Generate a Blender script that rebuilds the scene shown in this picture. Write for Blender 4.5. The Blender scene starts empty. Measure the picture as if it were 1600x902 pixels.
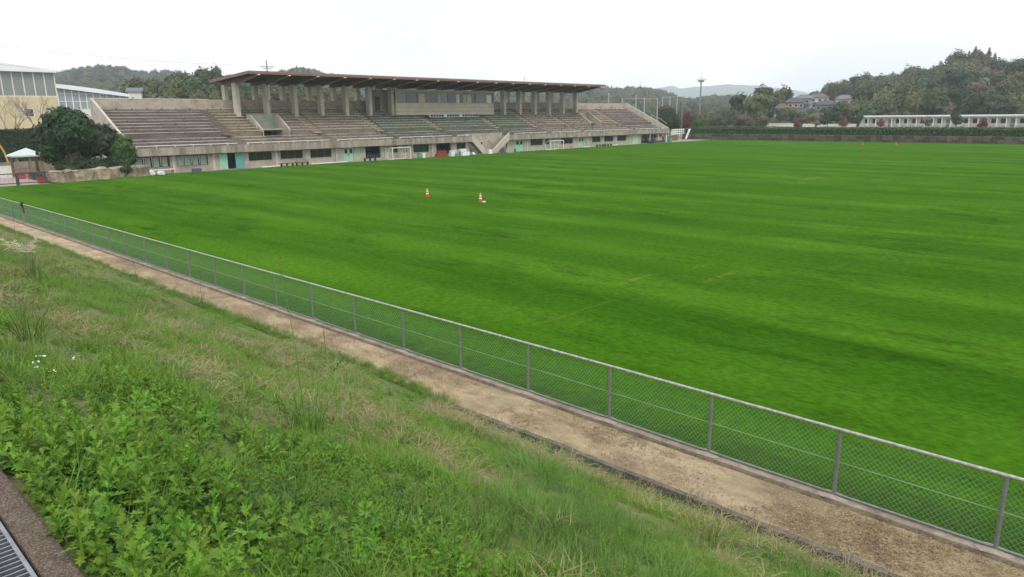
import bpy, math, random
from mathutils import Vector, Matrix, noise
R = math.radians
rnd = random.Random(7)
scn = bpy.context.scene
COL = scn.collection

# ------------------------------------------------------------------ camera
# world: X runs along the grandstand, Y along the chain link fence, Z up, playing field at z = 0
cam_d = bpy.data.cameras.new('camera')
cam = bpy.data.objects.new('camera', cam_d)
COL.objects.link(cam)
cam.matrix_world = Matrix(((0.68543731, 0.17782532, -0.70608346, 0.0),
                           (-0.72805597, 0.15340109, -0.66813367, 0.0),
                           (-0.01049711, 0.97203203, 0.23461362, 6.0),
                           (0, 0, 0, 1)))
cam_d.sensor_fit = 'HORIZONTAL'
cam_d.sensor_width = 36.0
cam_d.lens = 36.0 * 1115.0 / 1600.0
cam_d.clip_start = 0.1
cam_d.clip_end = 20000
scn.camera = cam

# ------------------------------------------------------------------ sky, sun, exposure
SUN_EL, SUN_AZ = 52.0, 205.0        # azimuth clockwise from +Y
w = bpy.data.worlds.new('World'); scn.world = w; w.use_nodes = True
nt = w.node_tree; nt.nodes.clear()
out = nt.nodes.new('ShaderNodeOutputWorld')
bg = nt.nodes.new('ShaderNodeBackground'); bg.inputs['Strength'].default_value = 0.1
sky = nt.nodes.new('ShaderNodeTexSky'); sky.sky_type = 'NISHITA'; sky.sun_disc = False
sky.sun_elevation = R(SUN_EL); sky.sun_rotation = R(SUN_AZ)
sky.dust_density = 4.0; sky.air_density = 1.5
tc = nt.nodes.new('ShaderNodeTexCoord')
mp = nt.nodes.new('ShaderNodeMapping'); mp.inputs['Scale'].default_value = (1.0, 1.0, 2.6)
mp.inputs['Location'].default_value = (0.35, 0.1, 0.0)
nz = nt.nodes.new('ShaderNodeTexNoise'); nz.inputs['Scale'].default_value = 1.6
nz.inputs['Detail'].default_value = 6; nz.inputs['Roughness'].default_value = 0.52
cr = nt.nodes.new('ShaderNodeValToRGB')
cr.color_ramp.elements[0].position = 0.40; cr.color_ramp.elements[0].color = (0.60, 0.63, 0.69, 1)
cr.color_ramp.elements[1].position = 0.60; cr.color_ramp.elements[1].color = (1.0, 1.0, 1.0, 1)
sc_ = nt.nodes.new('ShaderNodeVectorMath'); sc_.operation = 'SCALE'; sc_.inputs['Scale'].default_value = 11.4
mx = nt.nodes.new('ShaderNodeMix'); mx.data_type = 'RGBA'; mx.inputs['Factor'].default_value = 0.9
L = nt.links.new
L(tc.outputs['Generated'], mp.inputs['Vector']); L(mp.outputs['Vector'], nz.inputs['Vector'])
L(nz.outputs['Fac'], cr.inputs['Fac']); L(cr.outputs['Color'], sc_.inputs[0])
L(sky.outputs['Color'], mx.inputs['A']); L(sc_.outputs['Vector'], mx.inputs['B'])
L(mx.outputs['Result'], bg.inputs['Color']); L(bg.outputs['Background'], out.inputs['Surface'])

sd = bpy.data.lights.new('sun', 'SUN'); sd.energy = 1.0; sd.angle = R(18); sd.color = (1.0, 0.96, 0.9)
so = bpy.data.objects.new('sun', sd); COL.objects.link(so)
sdir = Vector((math.sin(R(SUN_AZ)) * math.cos(R(SUN_EL)), math.cos(R(SUN_AZ)) * math.cos(R(SUN_EL)), math.sin(R(SUN_EL))))
so.rotation_euler = sdir.to_track_quat('Z', 'Y').to_euler()
so.location = sdir * 50

scn.view_settings.view_transform = 'Standard'
scn.view_settings.look = 'None'
scn.view_settings.gamma = 1.0
scn.view_settings.exposure = 0.70
scn.view_settings.use_curve_mapping = False
scn.render.engine = 'CYCLES'
scn.cycles.use_denoising = True
scn.cycles.max_bounces = 6
scn.cycles.diffuse_bounces = 3
scn.cycles.glossy_bounces = 2
scn.cycles.transmission_bounces = 3
scn.cycles.volume_bounces = 2
scn.cycles.transparent_max_bounces = 8

# ------------------------------------------------------------------ helpers
ORG = {}

def link(o, parent=None):
    COL.objects.link(o)
    if parent is not None:
        o.parent = parent
    return o

def tag(o, label=None, cat=None, group=None, kind=None):
    if label: o['label'] = label
    if cat: o['category'] = cat
    if group: o['group'] = group
    if kind: o['kind'] = kind
    return o

def thing(name, loc, label, cat, group=None):
    o = bpy.data.objects.new(name, None)
    o.empty_display_size = 0.2
    COL.objects.link(o); o.location = loc
    ORG[o.name] = Vector(loc)
    return tag(o, label, cat, group)

def copy_tree(o, parent=None):
    c = o.copy(); COL.objects.link(c); c.parent = parent
    for ch in o.children:
        copy_tree(ch, c)
    return c

class MB:
    def __init__(s):
        s.v = []; s.f = []
    def quad(s, a, b, c, d):
        n = len(s.v); s.v += [a, b, c, d]; s.f.append((n, n + 1, n + 2, n + 3)); return s
    def tri(s, a, b, c):
        n = len(s.v); s.v += [a, b, c]; s.f.append((n, n + 1, n + 2)); return s
    def box(s, x0, x1, y0, y1, z0, z1):
        n = len(s.v)
        s.v += [(x0, y0, z0), (x1, y0, z0), (x1, y1, z0), (x0, y1, z0), (x0, y0, z1), (x1, y0, z1), (x1, y1, z1), (x0, y1, z1)]
        s.f += [(n, n + 3, n + 2, n + 1), (n + 4, n + 5, n + 6, n + 7), (n, n + 1, n + 5, n + 4), (n + 1, n + 2, n + 6, n + 5),
                (n + 2, n + 3, n + 7, n + 6), (n + 3, n, n + 4, n + 7)]
        return s
    def obox(s, c, hx, hy, hz, rz=0.0, rx=0.0):
        m = Matrix.Rotation(rz, 3, 'Z') @ Matrix.Rotation(rx, 3, 'X')
        n = len(s.v); c = Vector(c)
        for dz in (-1, 1):
            for dx, dy in ((-1, -1), (1, -1), (1, 1), (-1, 1)):
                s.v.append(tuple(c + m @ Vector((dx * hx, dy * hy, dz * hz))))
        s.f += [(n, n + 3, n + 2, n + 1), (n + 4, n + 5, n + 6, n + 7), (n, n + 1, n + 5, n + 4), (n + 1, n + 2, n + 6, n + 5),
                (n + 2, n + 3, n + 7, n + 6), (n + 3, n, n + 4, n + 7)]
        return s
    def tube(s, p0, p1, r0, r1=None, n=8, caps=True):
        r1 = r0 if r1 is None else r1
        p0 = Vector(p0); p1 = Vector(p1); d = (p1 - p0)
        if d.length < 1e-6: return s
        d.normalize()
        a = d.orthogonal().normalized(); b = d.cross(a)
        k = len(s.v)
        for p, r in ((p0, r0), (p1, r1)):
            for i in range(n):
                t = 2 * math.pi * i / n
                s.v.append(tuple(p + (a * math.cos(t) + b * math.sin(t)) * r))
        for i in range(n):
            j = (i + 1) % n
            s.f.append((k + i, k + j, k + n + j, k + n + i))
        if caps:
            s.f.append(tuple(k + n - 1 - i for i in range(n))); s.f.append(tuple(k + n + i for i in range(n)))
        return s
    def path(s, pts, r, n=6):
        for a, b in zip(pts, pts[1:]):
            s.tube(a, b, r, r, n)
        return s
    def prism_x(s, poly, x0, x1):           # poly: list of (y, z)
        n = len(s.v); m = len(poly)
        s.v += [(x0, y, z) for y, z in poly] + [(x1, y, z) for y, z in poly]
        s.f.append(tuple(n + i for i in range(m))); s.f.append(tuple(n + m + m - 1 - i for i in range(m)))
        for i in range(m):
            j = (i + 1) % m
            s.f.append((n + i, n + m + i, n + m + j, n + j))
        return s
    def prism_y(s, poly, y0, y1):           # poly: list of (x, z)
        n = len(s.v); m = len(poly)
        s.v += [(x, y0, z) for x, z in poly] + [(x, y1, z) for x, z in poly]
        s.f.append(tuple(n + i for i in range(m))); s.f.append(tuple(n + m + m - 1 - i for i in range(m)))
        for i in range(m):
            j = (i + 1) % m
            s.f.append((n + i, n + m + i, n + m + j, n + j))
        return s
    def prism_z(s, poly, z0, z1):
        n = len(s.v); m = len(poly)
        s.v += [(x, y, z0) for x, y in poly] + [(x, y, z1) for x, y in poly]
        s.f.append(tuple(n + m - 1 - i for i in range(m))); s.f.append(tuple(n + m + i for i in range(m)))
        for i in range(m):
            j = (i + 1) % m
            s.f.append((n + i, n + j, n + m + j, n + m + i))
        return s
    def mesh(s, name, mat, org=None, smooth=False, fix=True):
        me = bpy.data.meshes.new(name)
        vs = s.v if org is None else [(v[0] - org[0], v[1] - org[1], v[2] - org[2]) for v in s.v]
        me.from_pydata(vs, [], s.f)
        if fix:
            import bmesh
            bm = bmesh.new(); bm.from_mesh(me); bmesh.ops.recalc_face_normals(bm, faces=bm.faces); bm.to_mesh(me); bm.free()
        if smooth:
            me.polygons.foreach_set('use_smooth', [True] * len(me.polygons))
        me.materials.append(mat)
        me.update()
        return me
    def build(s, name, mat, parent=None, smooth=False, fix=True):
        org = None
        if parent is not None:
            r = parent
            while r.parent is not None: r = r.parent
            org = ORG.get(r.name)
        o = bpy.data.objects.new(name, s.mesh(name, mat, org, smooth, fix))
        return link(o, parent)

# ------------------------------------------------------------------ materials
MATS = {}
def nodes_of(name):
    m = bpy.data.materials.new(name); m.use_nodes = True
    n = m.node_tree; n.nodes.clear()
    o = n.nodes.new('ShaderNodeOutputMaterial'); p = n.nodes.new('ShaderNodeBsdfPrincipled')
    n.links.new(p.outputs[0], o.inputs['Surface'])
    return m, n, p, o

def N(n, typ, **kw):
    x = n.nodes.new(typ)
    for k, v in kw.items():
        if k in x.inputs: x.inputs[k].default_value = v
        else: setattr(x, k, v)
    return x

def c4(c): return (c[0], c[1], c[2], 1)

def mat(name, c0, c1=None, scale=2.0, rough=0.85, bump=0.0, bscale=None, detail=6, stretch=(1, 1, 1), metal=0.0, spec=0.3,
        c2=None, scale2=0.4, amt2=0.5, island=0.0, objrand=0.0):
    """noise-mottled surface; c2 = a second, larger-scale stain colour"""
    if name in MATS: return MATS[name]
    m, n, p, o = nodes_of(name)
    c1 = c1 or tuple(v * 0.8 for v in c0)
    t = N(n, 'ShaderNodeTexCoord'); mp = N(n, 'ShaderNodeMapping'); mp.inputs['Scale'].default_value = stretch
    n.links.new(t.outputs['Object'], mp.inputs['Vector'])
    nz = N(n, 'ShaderNodeTexNoise', Scale=scale, Detail=detail, Roughness=0.6)
    n.links.new(mp.outputs[0], nz.inputs['Vector'])
    r = N(n, 'ShaderNodeValToRGB'); r.color_ramp.elements[0].position = 0.35; r.color_ramp.elements[1].position = 0.68
    r.color_ramp.elements[0].color = c4(c0); r.color_ramp.elements[1].color = c4(c1)
    n.links.new(nz.outputs['Fac'], r.inputs['Fac'])
    col = r.outputs['Color']
    if c2:
        n2 = N(n, 'ShaderNodeTexNoise', Scale=scale2, Detail=5, Roughness=0.65); n.links.new(mp.outputs[0], n2.inputs['Vector'])
        r2 = N(n, 'ShaderNodeValToRGB'); r2.color_ramp.elements[0].position = 0.48; r2.color_ramp.elements[1].position = 0.68
        r2.color_ramp.elements[0].color = (0, 0, 0, 1); r2.color_ramp.elements[1].color = (amt2, amt2, amt2, 1)
        n.links.new(n2.outputs['Fac'], r2.inputs['Fac'])
        mx = N(n, 'ShaderNodeMix', data_type='RGBA'); n.links.new(r2.outputs['Color'], mx.inputs['Factor'])
        n.links.new(col, mx.inputs['A']); mx.inputs['B'].default_value = c4(c2); col = mx.outputs['Result']
    for amt, kind in ((island, 'i'), (objrand, 'o')):
        if amt:
            if kind == 'i': g = N(n, 'ShaderNodeNewGeometry'); src = g.outputs['Random Per Island']
            else: g = N(n, 'ShaderNodeObjectInfo'); src = g.outputs['Random']
            mr = N(n, 'ShaderNodeMapRange'); mr.inputs['To Min'].default_value = 1 - amt; mr.inputs['To Max'].default_value = 1 + amt
            n.links.new(src, mr.inputs['Value'])
            hs = N(n, 'ShaderNodeHueSaturation'); n.links.new(mr.outputs[0], hs.inputs['Value']); n.links.new(col, hs.inputs['Color']); col = hs.outputs['Color']
    n.links.new(col, p.inputs['Base Color'])
    p.inputs['Roughness'].default_value = rough; p.inputs['Metallic'].default_value = metal
    p.inputs['Specular IOR Level'].default_value = spec
    if bump:
        nb = N(n, 'ShaderNodeTexNoise', Scale=bscale or scale * 4, Detail=5); n.links.new(mp.outputs[0], nb.inputs['Vector'])
        b = N(n, 'ShaderNodeBump', Strength=bump, Distance=0.05); n.links.new(nb.outputs['Fac'], b.inputs['Height'])
        n.links.new(b.outputs[0], p.inputs['Normal'])
    MATS[name] = m
    return m

def leaf_mat(name, c0, c1, island=0.35, objrand=0.2, transl=0.3, rough=0.6, spec=0.25, hue=0.02):
    """leaf colour varied leaf by leaf and plant by plant, partly translucent"""
    if name in MATS: return MATS[name]
    m, n, p, o = nodes_of(name)
    g = N(n, 'ShaderNodeNewGeometry'); oi = N(n, 'ShaderNodeObjectInfo')
    mx = N(n, 'ShaderNodeMix', data_type='RGBA'); n.links.new(g.outputs['Random Per Island'], mx.inputs['Factor'])
    mx.inputs['A'].default_value = c4(c0); mx.inputs['B'].default_value = c4(c1)
    mr = N(n, 'ShaderNodeMapRange'); mr.inputs['To Min'].default_value = 1 - objrand; mr.inputs['To Max'].default_value = 1 + objrand
    n.links.new(oi.outputs['Random'], mr.inputs['Value'])
    mh = N(n, 'ShaderNodeMapRange'); mh.inputs['To Min'].default_value = 0.5 - hue; mh.inputs['To Max'].default_value = 0.5 + hue
    n.links.new(oi.outputs['Random'], mh.inputs['Value'])
    hs = N(n, 'ShaderNodeHueSaturation'); n.links.new(mr.outputs[0], hs.inputs['Value']); n.links.new(mh.outputs[0], hs.inputs['Hue'])
    n.links.new(mx.outputs['Result'], hs.inputs['Color'])
    n.links.new(hs.outputs['Color'], p.inputs['Base Color'])
    p.inputs['Roughness'].default_value = rough; p.inputs['Specular IOR Level'].default_value = spec
    if transl:
        tr = N(n, 'ShaderNodeBsdfTranslucent'); n.links.new(hs.outputs['Color'], tr.inputs['Color'])
        ms = N(n, 'ShaderNodeMixShader'); ms.inputs[0].default_value = transl
        n.links.new(p.outputs[0], ms.inputs[1]); n.links.new(tr.outputs[0], ms.inputs[2]); n.links.new(ms.outputs[0], o.inputs['Surface'])
    MATS[name] = m
    return m

def glass_mat(name, c, rough=0.08, spec=0.5):
    if name in MATS: return MATS[name]
    m, n, p, o = nodes_of(name)
    t = N(n, 'ShaderNodeTexCoord'); nz = N(n, 'ShaderNodeTexNoise', Scale=0.7, Detail=3); n.links.new(t.outputs['Object'], nz.inputs['Vector'])
    r = N(n, 'ShaderNodeValToRGB'); r.color_ramp.elements[0].color = c4(c); r.color_ramp.elements[1].color = c4([v * 0.7 for v in c])
    n.links.new(nz.outputs['Fac'], r.inputs['Fac']); n.links.new(r.outputs['Color'], p.inputs['Base Color'])
    p.inputs['Roughness'].default_value = rough; p.inputs['Specular IOR Level'].default_value = spec
    MATS[name] = m
    return m

M_conc = mat('concrete', (0.42, 0.365, 0.3), (0.31, 0.265, 0.22), 1.2, 0.9, 0.15, 12, c2=(0.14, 0.115, 0.095), scale2=0.5, amt2=0.55)
M_conc_lt = mat('concrete_light', (0.50, 0.445, 0.37), (0.40, 0.35, 0.29), 0.9, 0.9, 0.12, 12, c2=(0.22, 0.19, 0.16), scale2=0.4, amt2=0.4)
M_conc_dk = mat('concrete_stained', (0.25, 0.21, 0.175), (0.17, 0.14, 0.12), 1.1, 0.9, 0.15, 10, stretch=(1, 1, 0.3), c2=(0.36, 0.32, 0.27), scale2=0.5, amt2=0.6)
M_band = mat('parapet_concrete', (0.37, 0.32, 0.265), (0.22, 0.18, 0.15), 1.0, 0.9, 0.15, 10, stretch=(1.4, 1, 0.25), c2=(0.11, 0.085, 0.07), scale2=0.8, amt2=0.7)
M_tread_out = mat('tread_brown', (0.165, 0.138, 0.118), (0.10, 0.084, 0.072), 1.6, 0.9, 0.1, 10, stretch=(0.4, 1, 1))
M_tread_mid = mat('tread_beige', (0.21, 0.175, 0.135), (0.13, 0.11, 0.085), 1.6, 0.9, 0.1, 10, stretch=(0.4, 1, 1))
M_aisle = mat('aisle_concrete', (0.36, 0.29, 0.225), (0.25, 0.2, 0.16), 1.4, 0.9, 0.1, c2=(0.4, 0.35, 0.25), scale2=0.6)
M_aisle_dk = mat('aisle_dark', (0.17, 0.145, 0.12), (0.12, 0.1, 0.085), 1.4, 0.9, 0.1)
M_bench_out = mat('bench_grey_brown', (0.49, 0.435, 0.385), (0.33, 0.285, 0.25), 1.2, 0.75, 0.1, stretch=(0.25, 1, 1), c2=(0.12, 0.09, 0.08), scale2=1.2, amt2=0.7)
M_bench_mid = mat('bench_beige', (0.56, 0.48, 0.37), (0.39, 0.325, 0.25), 1.2, 0.75, 0.1, stretch=(0.25, 1, 1), c2=(0.2, 0.165, 0.13), scale2=1.2, amt2=0.5)
M_bench_grn = mat('bench_green', (0.40, 0.435, 0.32), (0.27, 0.305, 0.22), 1.2, 0.75, 0.1, stretch=(0.25, 1, 1), c2=(0.15, 0.16, 0.12), scale2=1.2, amt2=0.5)
M_tread_grn = mat('tread_green', (0.12, 0.135, 0.10), (0.075, 0.088, 0.066), 1.6, 0.9, 0.1, stretch=(0.4, 1, 1))
M_col = mat('column_concrete', (0.54, 0.5, 0.42), (0.43, 0.395, 0.33), 0.8, 0.9, 0.1, c2=(0.26, 0.24, 0.2), scale2=0.5, amt2=0.35)
M_roof = mat('roof_red_brown', (0.23, 0.125, 0.1), (0.17, 0.095, 0.078), 1.0, 0.7, c2=(0.28, 0.19, 0.155), scale2=0.3)
M_under = mat('roof_underside', (0.13, 0.118, 0.118), (0.09, 0.084, 0.085), 0.6, 0.8)
M_beam = mat('beam_rust_red', (0.19, 0.105, 0.09), (0.13, 0.075, 0.065), 1.0, 0.7)
M_white = mat('white_paint', (0.78, 0.78, 0.75), (0.66, 0.66, 0.63), 1.5, 0.5)
M_offwhite = mat('off_white_wall', (0.72, 0.7, 0.64), (0.62, 0.6, 0.55), 0.5, 0.8)
M_pgreen = mat('pale_green_wall', (0.35, 0.385, 0.29), (0.28, 0.31, 0.235), 0.8, 0.8, c2=(0.22, 0.22, 0.16), scale2=0.6, amt2=0.4)
M_door = mat('door_mint', (0.3, 0.5, 0.38), (0.25, 0.42, 0.32), 1.0, 0.6)
M_teal = mat('door_teal', (0.12, 0.34, 0.31), (0.09, 0.27, 0.245), 1.0, 0.5)
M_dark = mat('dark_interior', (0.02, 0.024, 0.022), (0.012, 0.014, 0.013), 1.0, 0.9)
M_wframe = mat('window_frame_dark', (0.06, 0.065, 0.06), (0.04, 0.045, 0.04), 2.0, 0.5)
M_glass_dk = glass_mat('glass_dark', (0.02, 0.03, 0.026))
M_curtain = mat('curtain_pale_green', (0.36, 0.43, 0.34), (0.26, 0.33, 0.26), 3.0, 0.8, stretch=(4, 1, 0.3))
M_steel = mat('galvanised_steel', (0.25, 0.26, 0.25), (0.17, 0.18, 0.175), 9.0, 0.5, metal=0.35, spec=0.4, c2=(0.2, 0.17, 0.14), scale2=3, amt2=0.4)
M_rail = mat('worn_top_rail', (0.50, 0.50, 0.48), (0.29, 0.29, 0.28), 14.0, 0.55, metal=0.15, c2=(0.22, 0.19, 0.16), scale2=8, amt2=0.7)
M_wire = mat('green_grey_wire', (0.24, 0.36, 0.25), (0.2, 0.3, 0.22), 5.0, 0.5, spec=0.4)
M_grey = mat('grey_metal', (0.22, 0.23, 0.235), (0.16, 0.165, 0.17), 3, 0.5, metal=0.3)
M_dgrey = mat('dark_metal', (0.06, 0.062, 0.065), (0.04, 0.042, 0.045), 3, 0.6)
M_bark = mat('bark', (0.13, 0.1, 0.075), (0.075, 0.058, 0.045), 4, 0.95, 0.4, stretch=(1, 1, 0.2))
M_bark_lt = mat('bark_pale', (0.32, 0.28, 0.23), (0.2, 0.17, 0.14), 4, 0.95, 0.3, stretch=(1, 1, 0.2))
M_red = mat('red_plastic', (0.32, 0.04, 0.035), (0.22, 0.03, 0.026), 2, 0.5)
M_orange = mat('orange_plastic', (0.75, 0.13, 0.04), (0.62, 0.09, 0.03), 2, 0.5)
M_blue = mat('blue_plastic', (0.09, 0.12, 0.2), (0.06, 0.085, 0.15), 2, 0.5)
M_navy = mat('navy_seat', (0.04, 0.05, 0.085), (0.03, 0.035, 0.06), 2, 0.5)
M_green_box = mat('green_plastic', (0.12, 0.33, 0.16), (0.09, 0.25, 0.12), 2, 0.5)
M_yellow_tile = mat('yellow_wall_panel', (0.56, 0.48, 0.29), (0.49, 0.41, 0.25), 0.5, 0.8, objrand=0.05)
M_blk = mat('black_bench', (0.03, 0.03, 0.032), (0.02, 0.02, 0.021), 2, 0.6)
M_tile_grey = mat('roof_tile_grey', (0.15, 0.155, 0.175), (0.11, 0.115, 0.13), 3, 0.6)
M_stone = mat('garden_stone', (0.34, 0.27, 0.2), (0.2, 0.155, 0.115), 1.3, 0.9, 0.5, 5, c2=(0.13, 0.115, 0.085), scale2=0.9, amt2=0.7, objrand=0.25)
M_kerb = mat('old_kerb', (0.16, 0.143, 0.125), (0.10, 0.09, 0.078), 8, 0.95, 0.5, 40, c2=(0.06, 0.07, 0.04), scale2=2.0, amt2=0.6, objrand=0.15)
M_fkerb = mat('fence_kerb_concrete', (0.35, 0.29, 0.225), (0.21, 0.175, 0.135), 5, 0.95, 0.5, 40, c2=(0.13, 0.115, 0.085), scale2=1.8, amt2=0.7)
M_gravel = mat('gravel_ground', (0.3, 0.27, 0.23), (0.2, 0.18, 0.155), 2, 0.95, 0.3, 30)
M_paving = mat('pink_paving', (0.36, 0.29, 0.26), (0.28, 0.22, 0.2), 2, 0.9)
M_plaza = mat('terrace_ground', (0.12, 0.15, 0.06), (0.2, 0.17, 0.12), 0.2, 0.95)

# ------------------------------------------------------------------ ground surfaces
def slope_z(x, y):
    """embankment surface: drain at x = .62, toe at x = 9.36"""
    t = (x - 0.62) / 8.74
    if t <= 0: return 4.36
    toe = -0.12 + 0.16 * min(1.0, max(0.0, (y - 9.0) / 3.0))
    if t >= 1: return toe
    z = 4.36 * (1 - t) + toe * t + 0.05 * math.sin(math.pi * t)
    k = min(1.0, t * 8, (1 - t) * 6)
    z += k * 0.10 * noise.noise((x * 0.55, y * 0.4, 3.1)) + k * 0.05 * noise.noise((x * 1.7, y * 1.5, 9.7))
    return z

# far ground sheet
m, n, p, o = nodes_of('far_ground')
t = N(n, 'ShaderNodeTexCoord'); nz = N(n, 'ShaderNodeTexNoise', Scale=0.02, Detail=8); n.links.new(t.outputs['Object'], nz.inputs['Vector'])
r = N(n, 'ShaderNodeValToRGB'); r.color_ramp.elements[0].color = (0.05, 0.075, 0.03, 1); r.color_ramp.elements[1].color = (0.12, 0.12, 0.06, 1)
r.color_ramp.elements[0].position = 0.4; r.color_ramp.elements[1].position = 0.62
n.links.new(nz.outputs['Fac'], r.inputs['Fac']); n.links.new(r.outputs['Color'], p.inputs['Base Color']); p.inputs['Roughness'].default_value = 0.95
g = MB(); g.quad((-1500, -1500, -0.3), (5200, -1500, -0.3), (5200, 5200, -0.3), (-1500, 5200, -0.3))
tag(g.build('ground', m, fix=False), kind='structure')

# playing field; WORN: bare strips of old markings (x0, x1, y, half width)
WORN = [(20.6, 23.8, 14.6, .07), (24.6, 27.0, 13.9, .05), (23.4, 26.0, 12.4, .09), (66, 71, 26, .4)]
m, n, p, o = nodes_of('turf')
def tn(scale, stretch, detail=6, rough=0.6, loc=(0, 0, 0), dist=0.0):
    mp = N(n, 'ShaderNodeMapping'); mp.inputs['Scale'].default_value = stretch; mp.inputs['Location'].default_value = loc
    n.links.new(t.outputs['Object'], mp.inputs['Vector'])
    z = N(n, 'ShaderNodeTexNoise', Scale=scale, Detail=detail, Roughness=rough, Distortion=dist); n.links.new(mp.outputs[0], z.inputs['Vector'])
    return z.outputs['Fac']
def ramp(src, a, b, ca, cb):
    r = N(n, 'ShaderNodeValToRGB'); r.color_ramp.elements[0].position = a; r.color_ramp.elements[1].position = b
    r.color_ramp.elements[0].color = c4(ca); r.color_ramp.elements[1].color = c4(cb)
    n.links.new(src, r.inputs['Fac']); return r.outputs['Color']
def mixc(fac, a, b):
    x = N(n, 'ShaderNodeMix', data_type='RGBA')
    if isinstance(fac, float): x.inputs['Factor'].default_value = fac
    else: n.links.new(fac, x.inputs['Factor'])
    for s, v in (('A', a), ('B', b)):
        if isinstance(v, tuple): x.inputs[s].default_value = c4(v)
        else: n.links.new(v, x.inputs[s])
    return x.outputs['Result']
t = N(n, 'ShaderNodeTexCoord')
k1 = (1, 1, 1); k0 = (0, 0, 0)
base = ramp(tn(0.13, (1, 0.45, 1), 8, 0.66), 0.34, 0.68, (0.031, 0.108, 0.0040), (0.069, 0.170, 0.0100))
lane = ramp(tn(0.30, (1, 0.05, 1), 5, 0.62), 0.45, 0.62, k0, (0.45, 0.45, 0.45))
col = mixc(lane, base, (0.022, 0.086, 0.0020))
wv = N(n, 'ShaderNodeTexWave', wave_type='BANDS', bands_direction='X', Scale=0.052, Distortion=1.1, Detail=3.0); wv.inputs['Detail Scale'].default_value = 0.25
wmp = N(n, 'ShaderNodeMapping'); wmp.inputs['Scale'].default_value = (1, .12, 1); n.links.new(t.outputs['Object'], wmp.inputs['Vector']); n.links.new(wmp.outputs[0], wv.inputs['Vector'])
col = mixc(ramp(wv.outputs['Fac'], 0.3, 0.75, (0.5, 0.5, 0.5), k0), col, (0.02, 0.084, 0.0022))
lane2 = ramp(tn(0.24, (1, 0.07, 1), 5, 0.6, (31, 4, 0)), 0.52, 0.68, k0, (0.4, 0.4, 0.4))
col = mixc(lane2, col, (0.072, 0.172, 0.009))
# streaky tufts left by the mower, long along the fence
st = ramp(tn(0.8, (1, 0.3, 1), 9, 0.8, (3, 8, 0), 0.5), 0.48, 0.64, k0, (0.8, 0.8, 0.8))
msk = ramp(tn(0.11, (1, 0.5, 1), 5, 0.6, (11, 2, 0)), 0.43, 0.58, k0, k1)
mm = N(n, 'ShaderNodeMath', operation='MULTIPLY'); n.links.new(st, mm.inputs[0]); n.links.new(msk, mm.inputs[1])
col = mixc(mm.outputs[0], col, (0.007, 0.038, 0.001))
fine = ramp(tn(7.0, (1, 0.55, 1), 5, 0.7), 0.32, 0.7, (0.58, 0.6, 0.58), (1.3, 1.27, 1.3))
mu = N(n, 'ShaderNodeMix', data_type='RGBA', blend_type='MULTIPLY'); mu.inputs['Factor'].default_value = 1.0
n.links.new(col, mu.inputs['A']); n.links.new(fine, mu.inputs['B']); col = mu.outputs['Result']
dry = ramp(tn(0.5, (0.12, 1, 1), 5, 0.6, (77, 13, 0)), 0.68, 0.76, k0, (0.5, 0.5, 0.5))
col = mixc(dry, col, (0.14, 0.17, 0.03))
sx_ = N(n, 'ShaderNodeSeparateXYZ'); n.links.new(t.outputs['Object'], sx_.inputs[0])
def band(axis, c, hw, soft):
    a = N(n, 'ShaderNodeMath', operation='SUBTRACT'); n.links.new(sx_.outputs[axis], a.inputs[0]); a.inputs[1].default_value = c
    b = N(n, 'ShaderNodeMath', operation='ABSOLUTE'); n.links.new(a.outputs[0], b.inputs[0])
    r_ = N(n, 'ShaderNodeMapRange'); r_.inputs['From Min'].default_value = hw; r_.inputs['From Max'].default_value = hw + soft; r_.inputs['To Min'].default_value = 1; r_.inputs['To Max'].default_value = 0
    n.links.new(b.outputs[0], r_.inputs['Value']); return r_.outputs[0]
wn_ = ramp(tn(2.4, (1, 1, 1), 6, 0.7, (8, 8, 0)), 0.42, 0.62, k0, (0.42, 0.42, 0.42))
for lx0, lx1, lyc, hw in WORN:
    m1 = N(n, 'ShaderNodeMath', operation='MULTIPLY'); n.links.new(band('X', (lx0 + lx1) / 2, (lx1 - lx0) / 2 - .5, .8), m1.inputs[0]); n.links.new(band('Y', lyc, hw, .12), m1.inputs[1])
    m2 = N(n, 'ShaderNodeMath', operation='MULTIPLY'); n.links.new(m1.outputs[0], m2.inputs[0]); n.links.new(wn_, m2.inputs[1])
    col = mixc(m2.outputs[0], col, (0.2, 0.21, 0.04))
n.links.new(col, p.inputs['Base Color'])
p.inputs['Roughness'].default_value = 0.75; p.inputs['Specular IOR Level'].default_value = 0.0
p.inputs['Sheen Weight'].default_value = 0.08; p.inputs['Sheen Roughness'].default_value = 0.3; p.inputs['Sheen Tint'].default_value = (0.62, 0.8, 0.16, 1)
hb = N(n, 'ShaderNodeMath', operation='ADD'); n.links.new(tn(16, (1, 0.6, 1), 4, 0.7), hb.inputs[0]); n.links.new(tn(2.2, (1, 0.4, 1), 5, 0.6), hb.inputs[1])
bp = N(n, 'ShaderNodeBump', Strength=0.55, Distance=0.06); n.links.new(hb.outputs[0], bp.inputs['Height']); n.links.new(bp.outputs[0], p.inputs['Normal'])
M_turf = m
g = MB(); g.quad((10.95, -80, 0), (161.2, -80, 0), (161.2, 85.6, 0), (10.95, 85.6, 0))
tag(g.build('playing_field', m, fix=False), kind='structure')
g = MB(); g.quad((10.95, 85.6, -0.004), (161.2, 85.6, -0.004), (161.2, 150, -0.004), (10.95, 150, -0.004))
tag(g.build('service_apron', M_gravel, fix=False), kind='structure')

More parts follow.
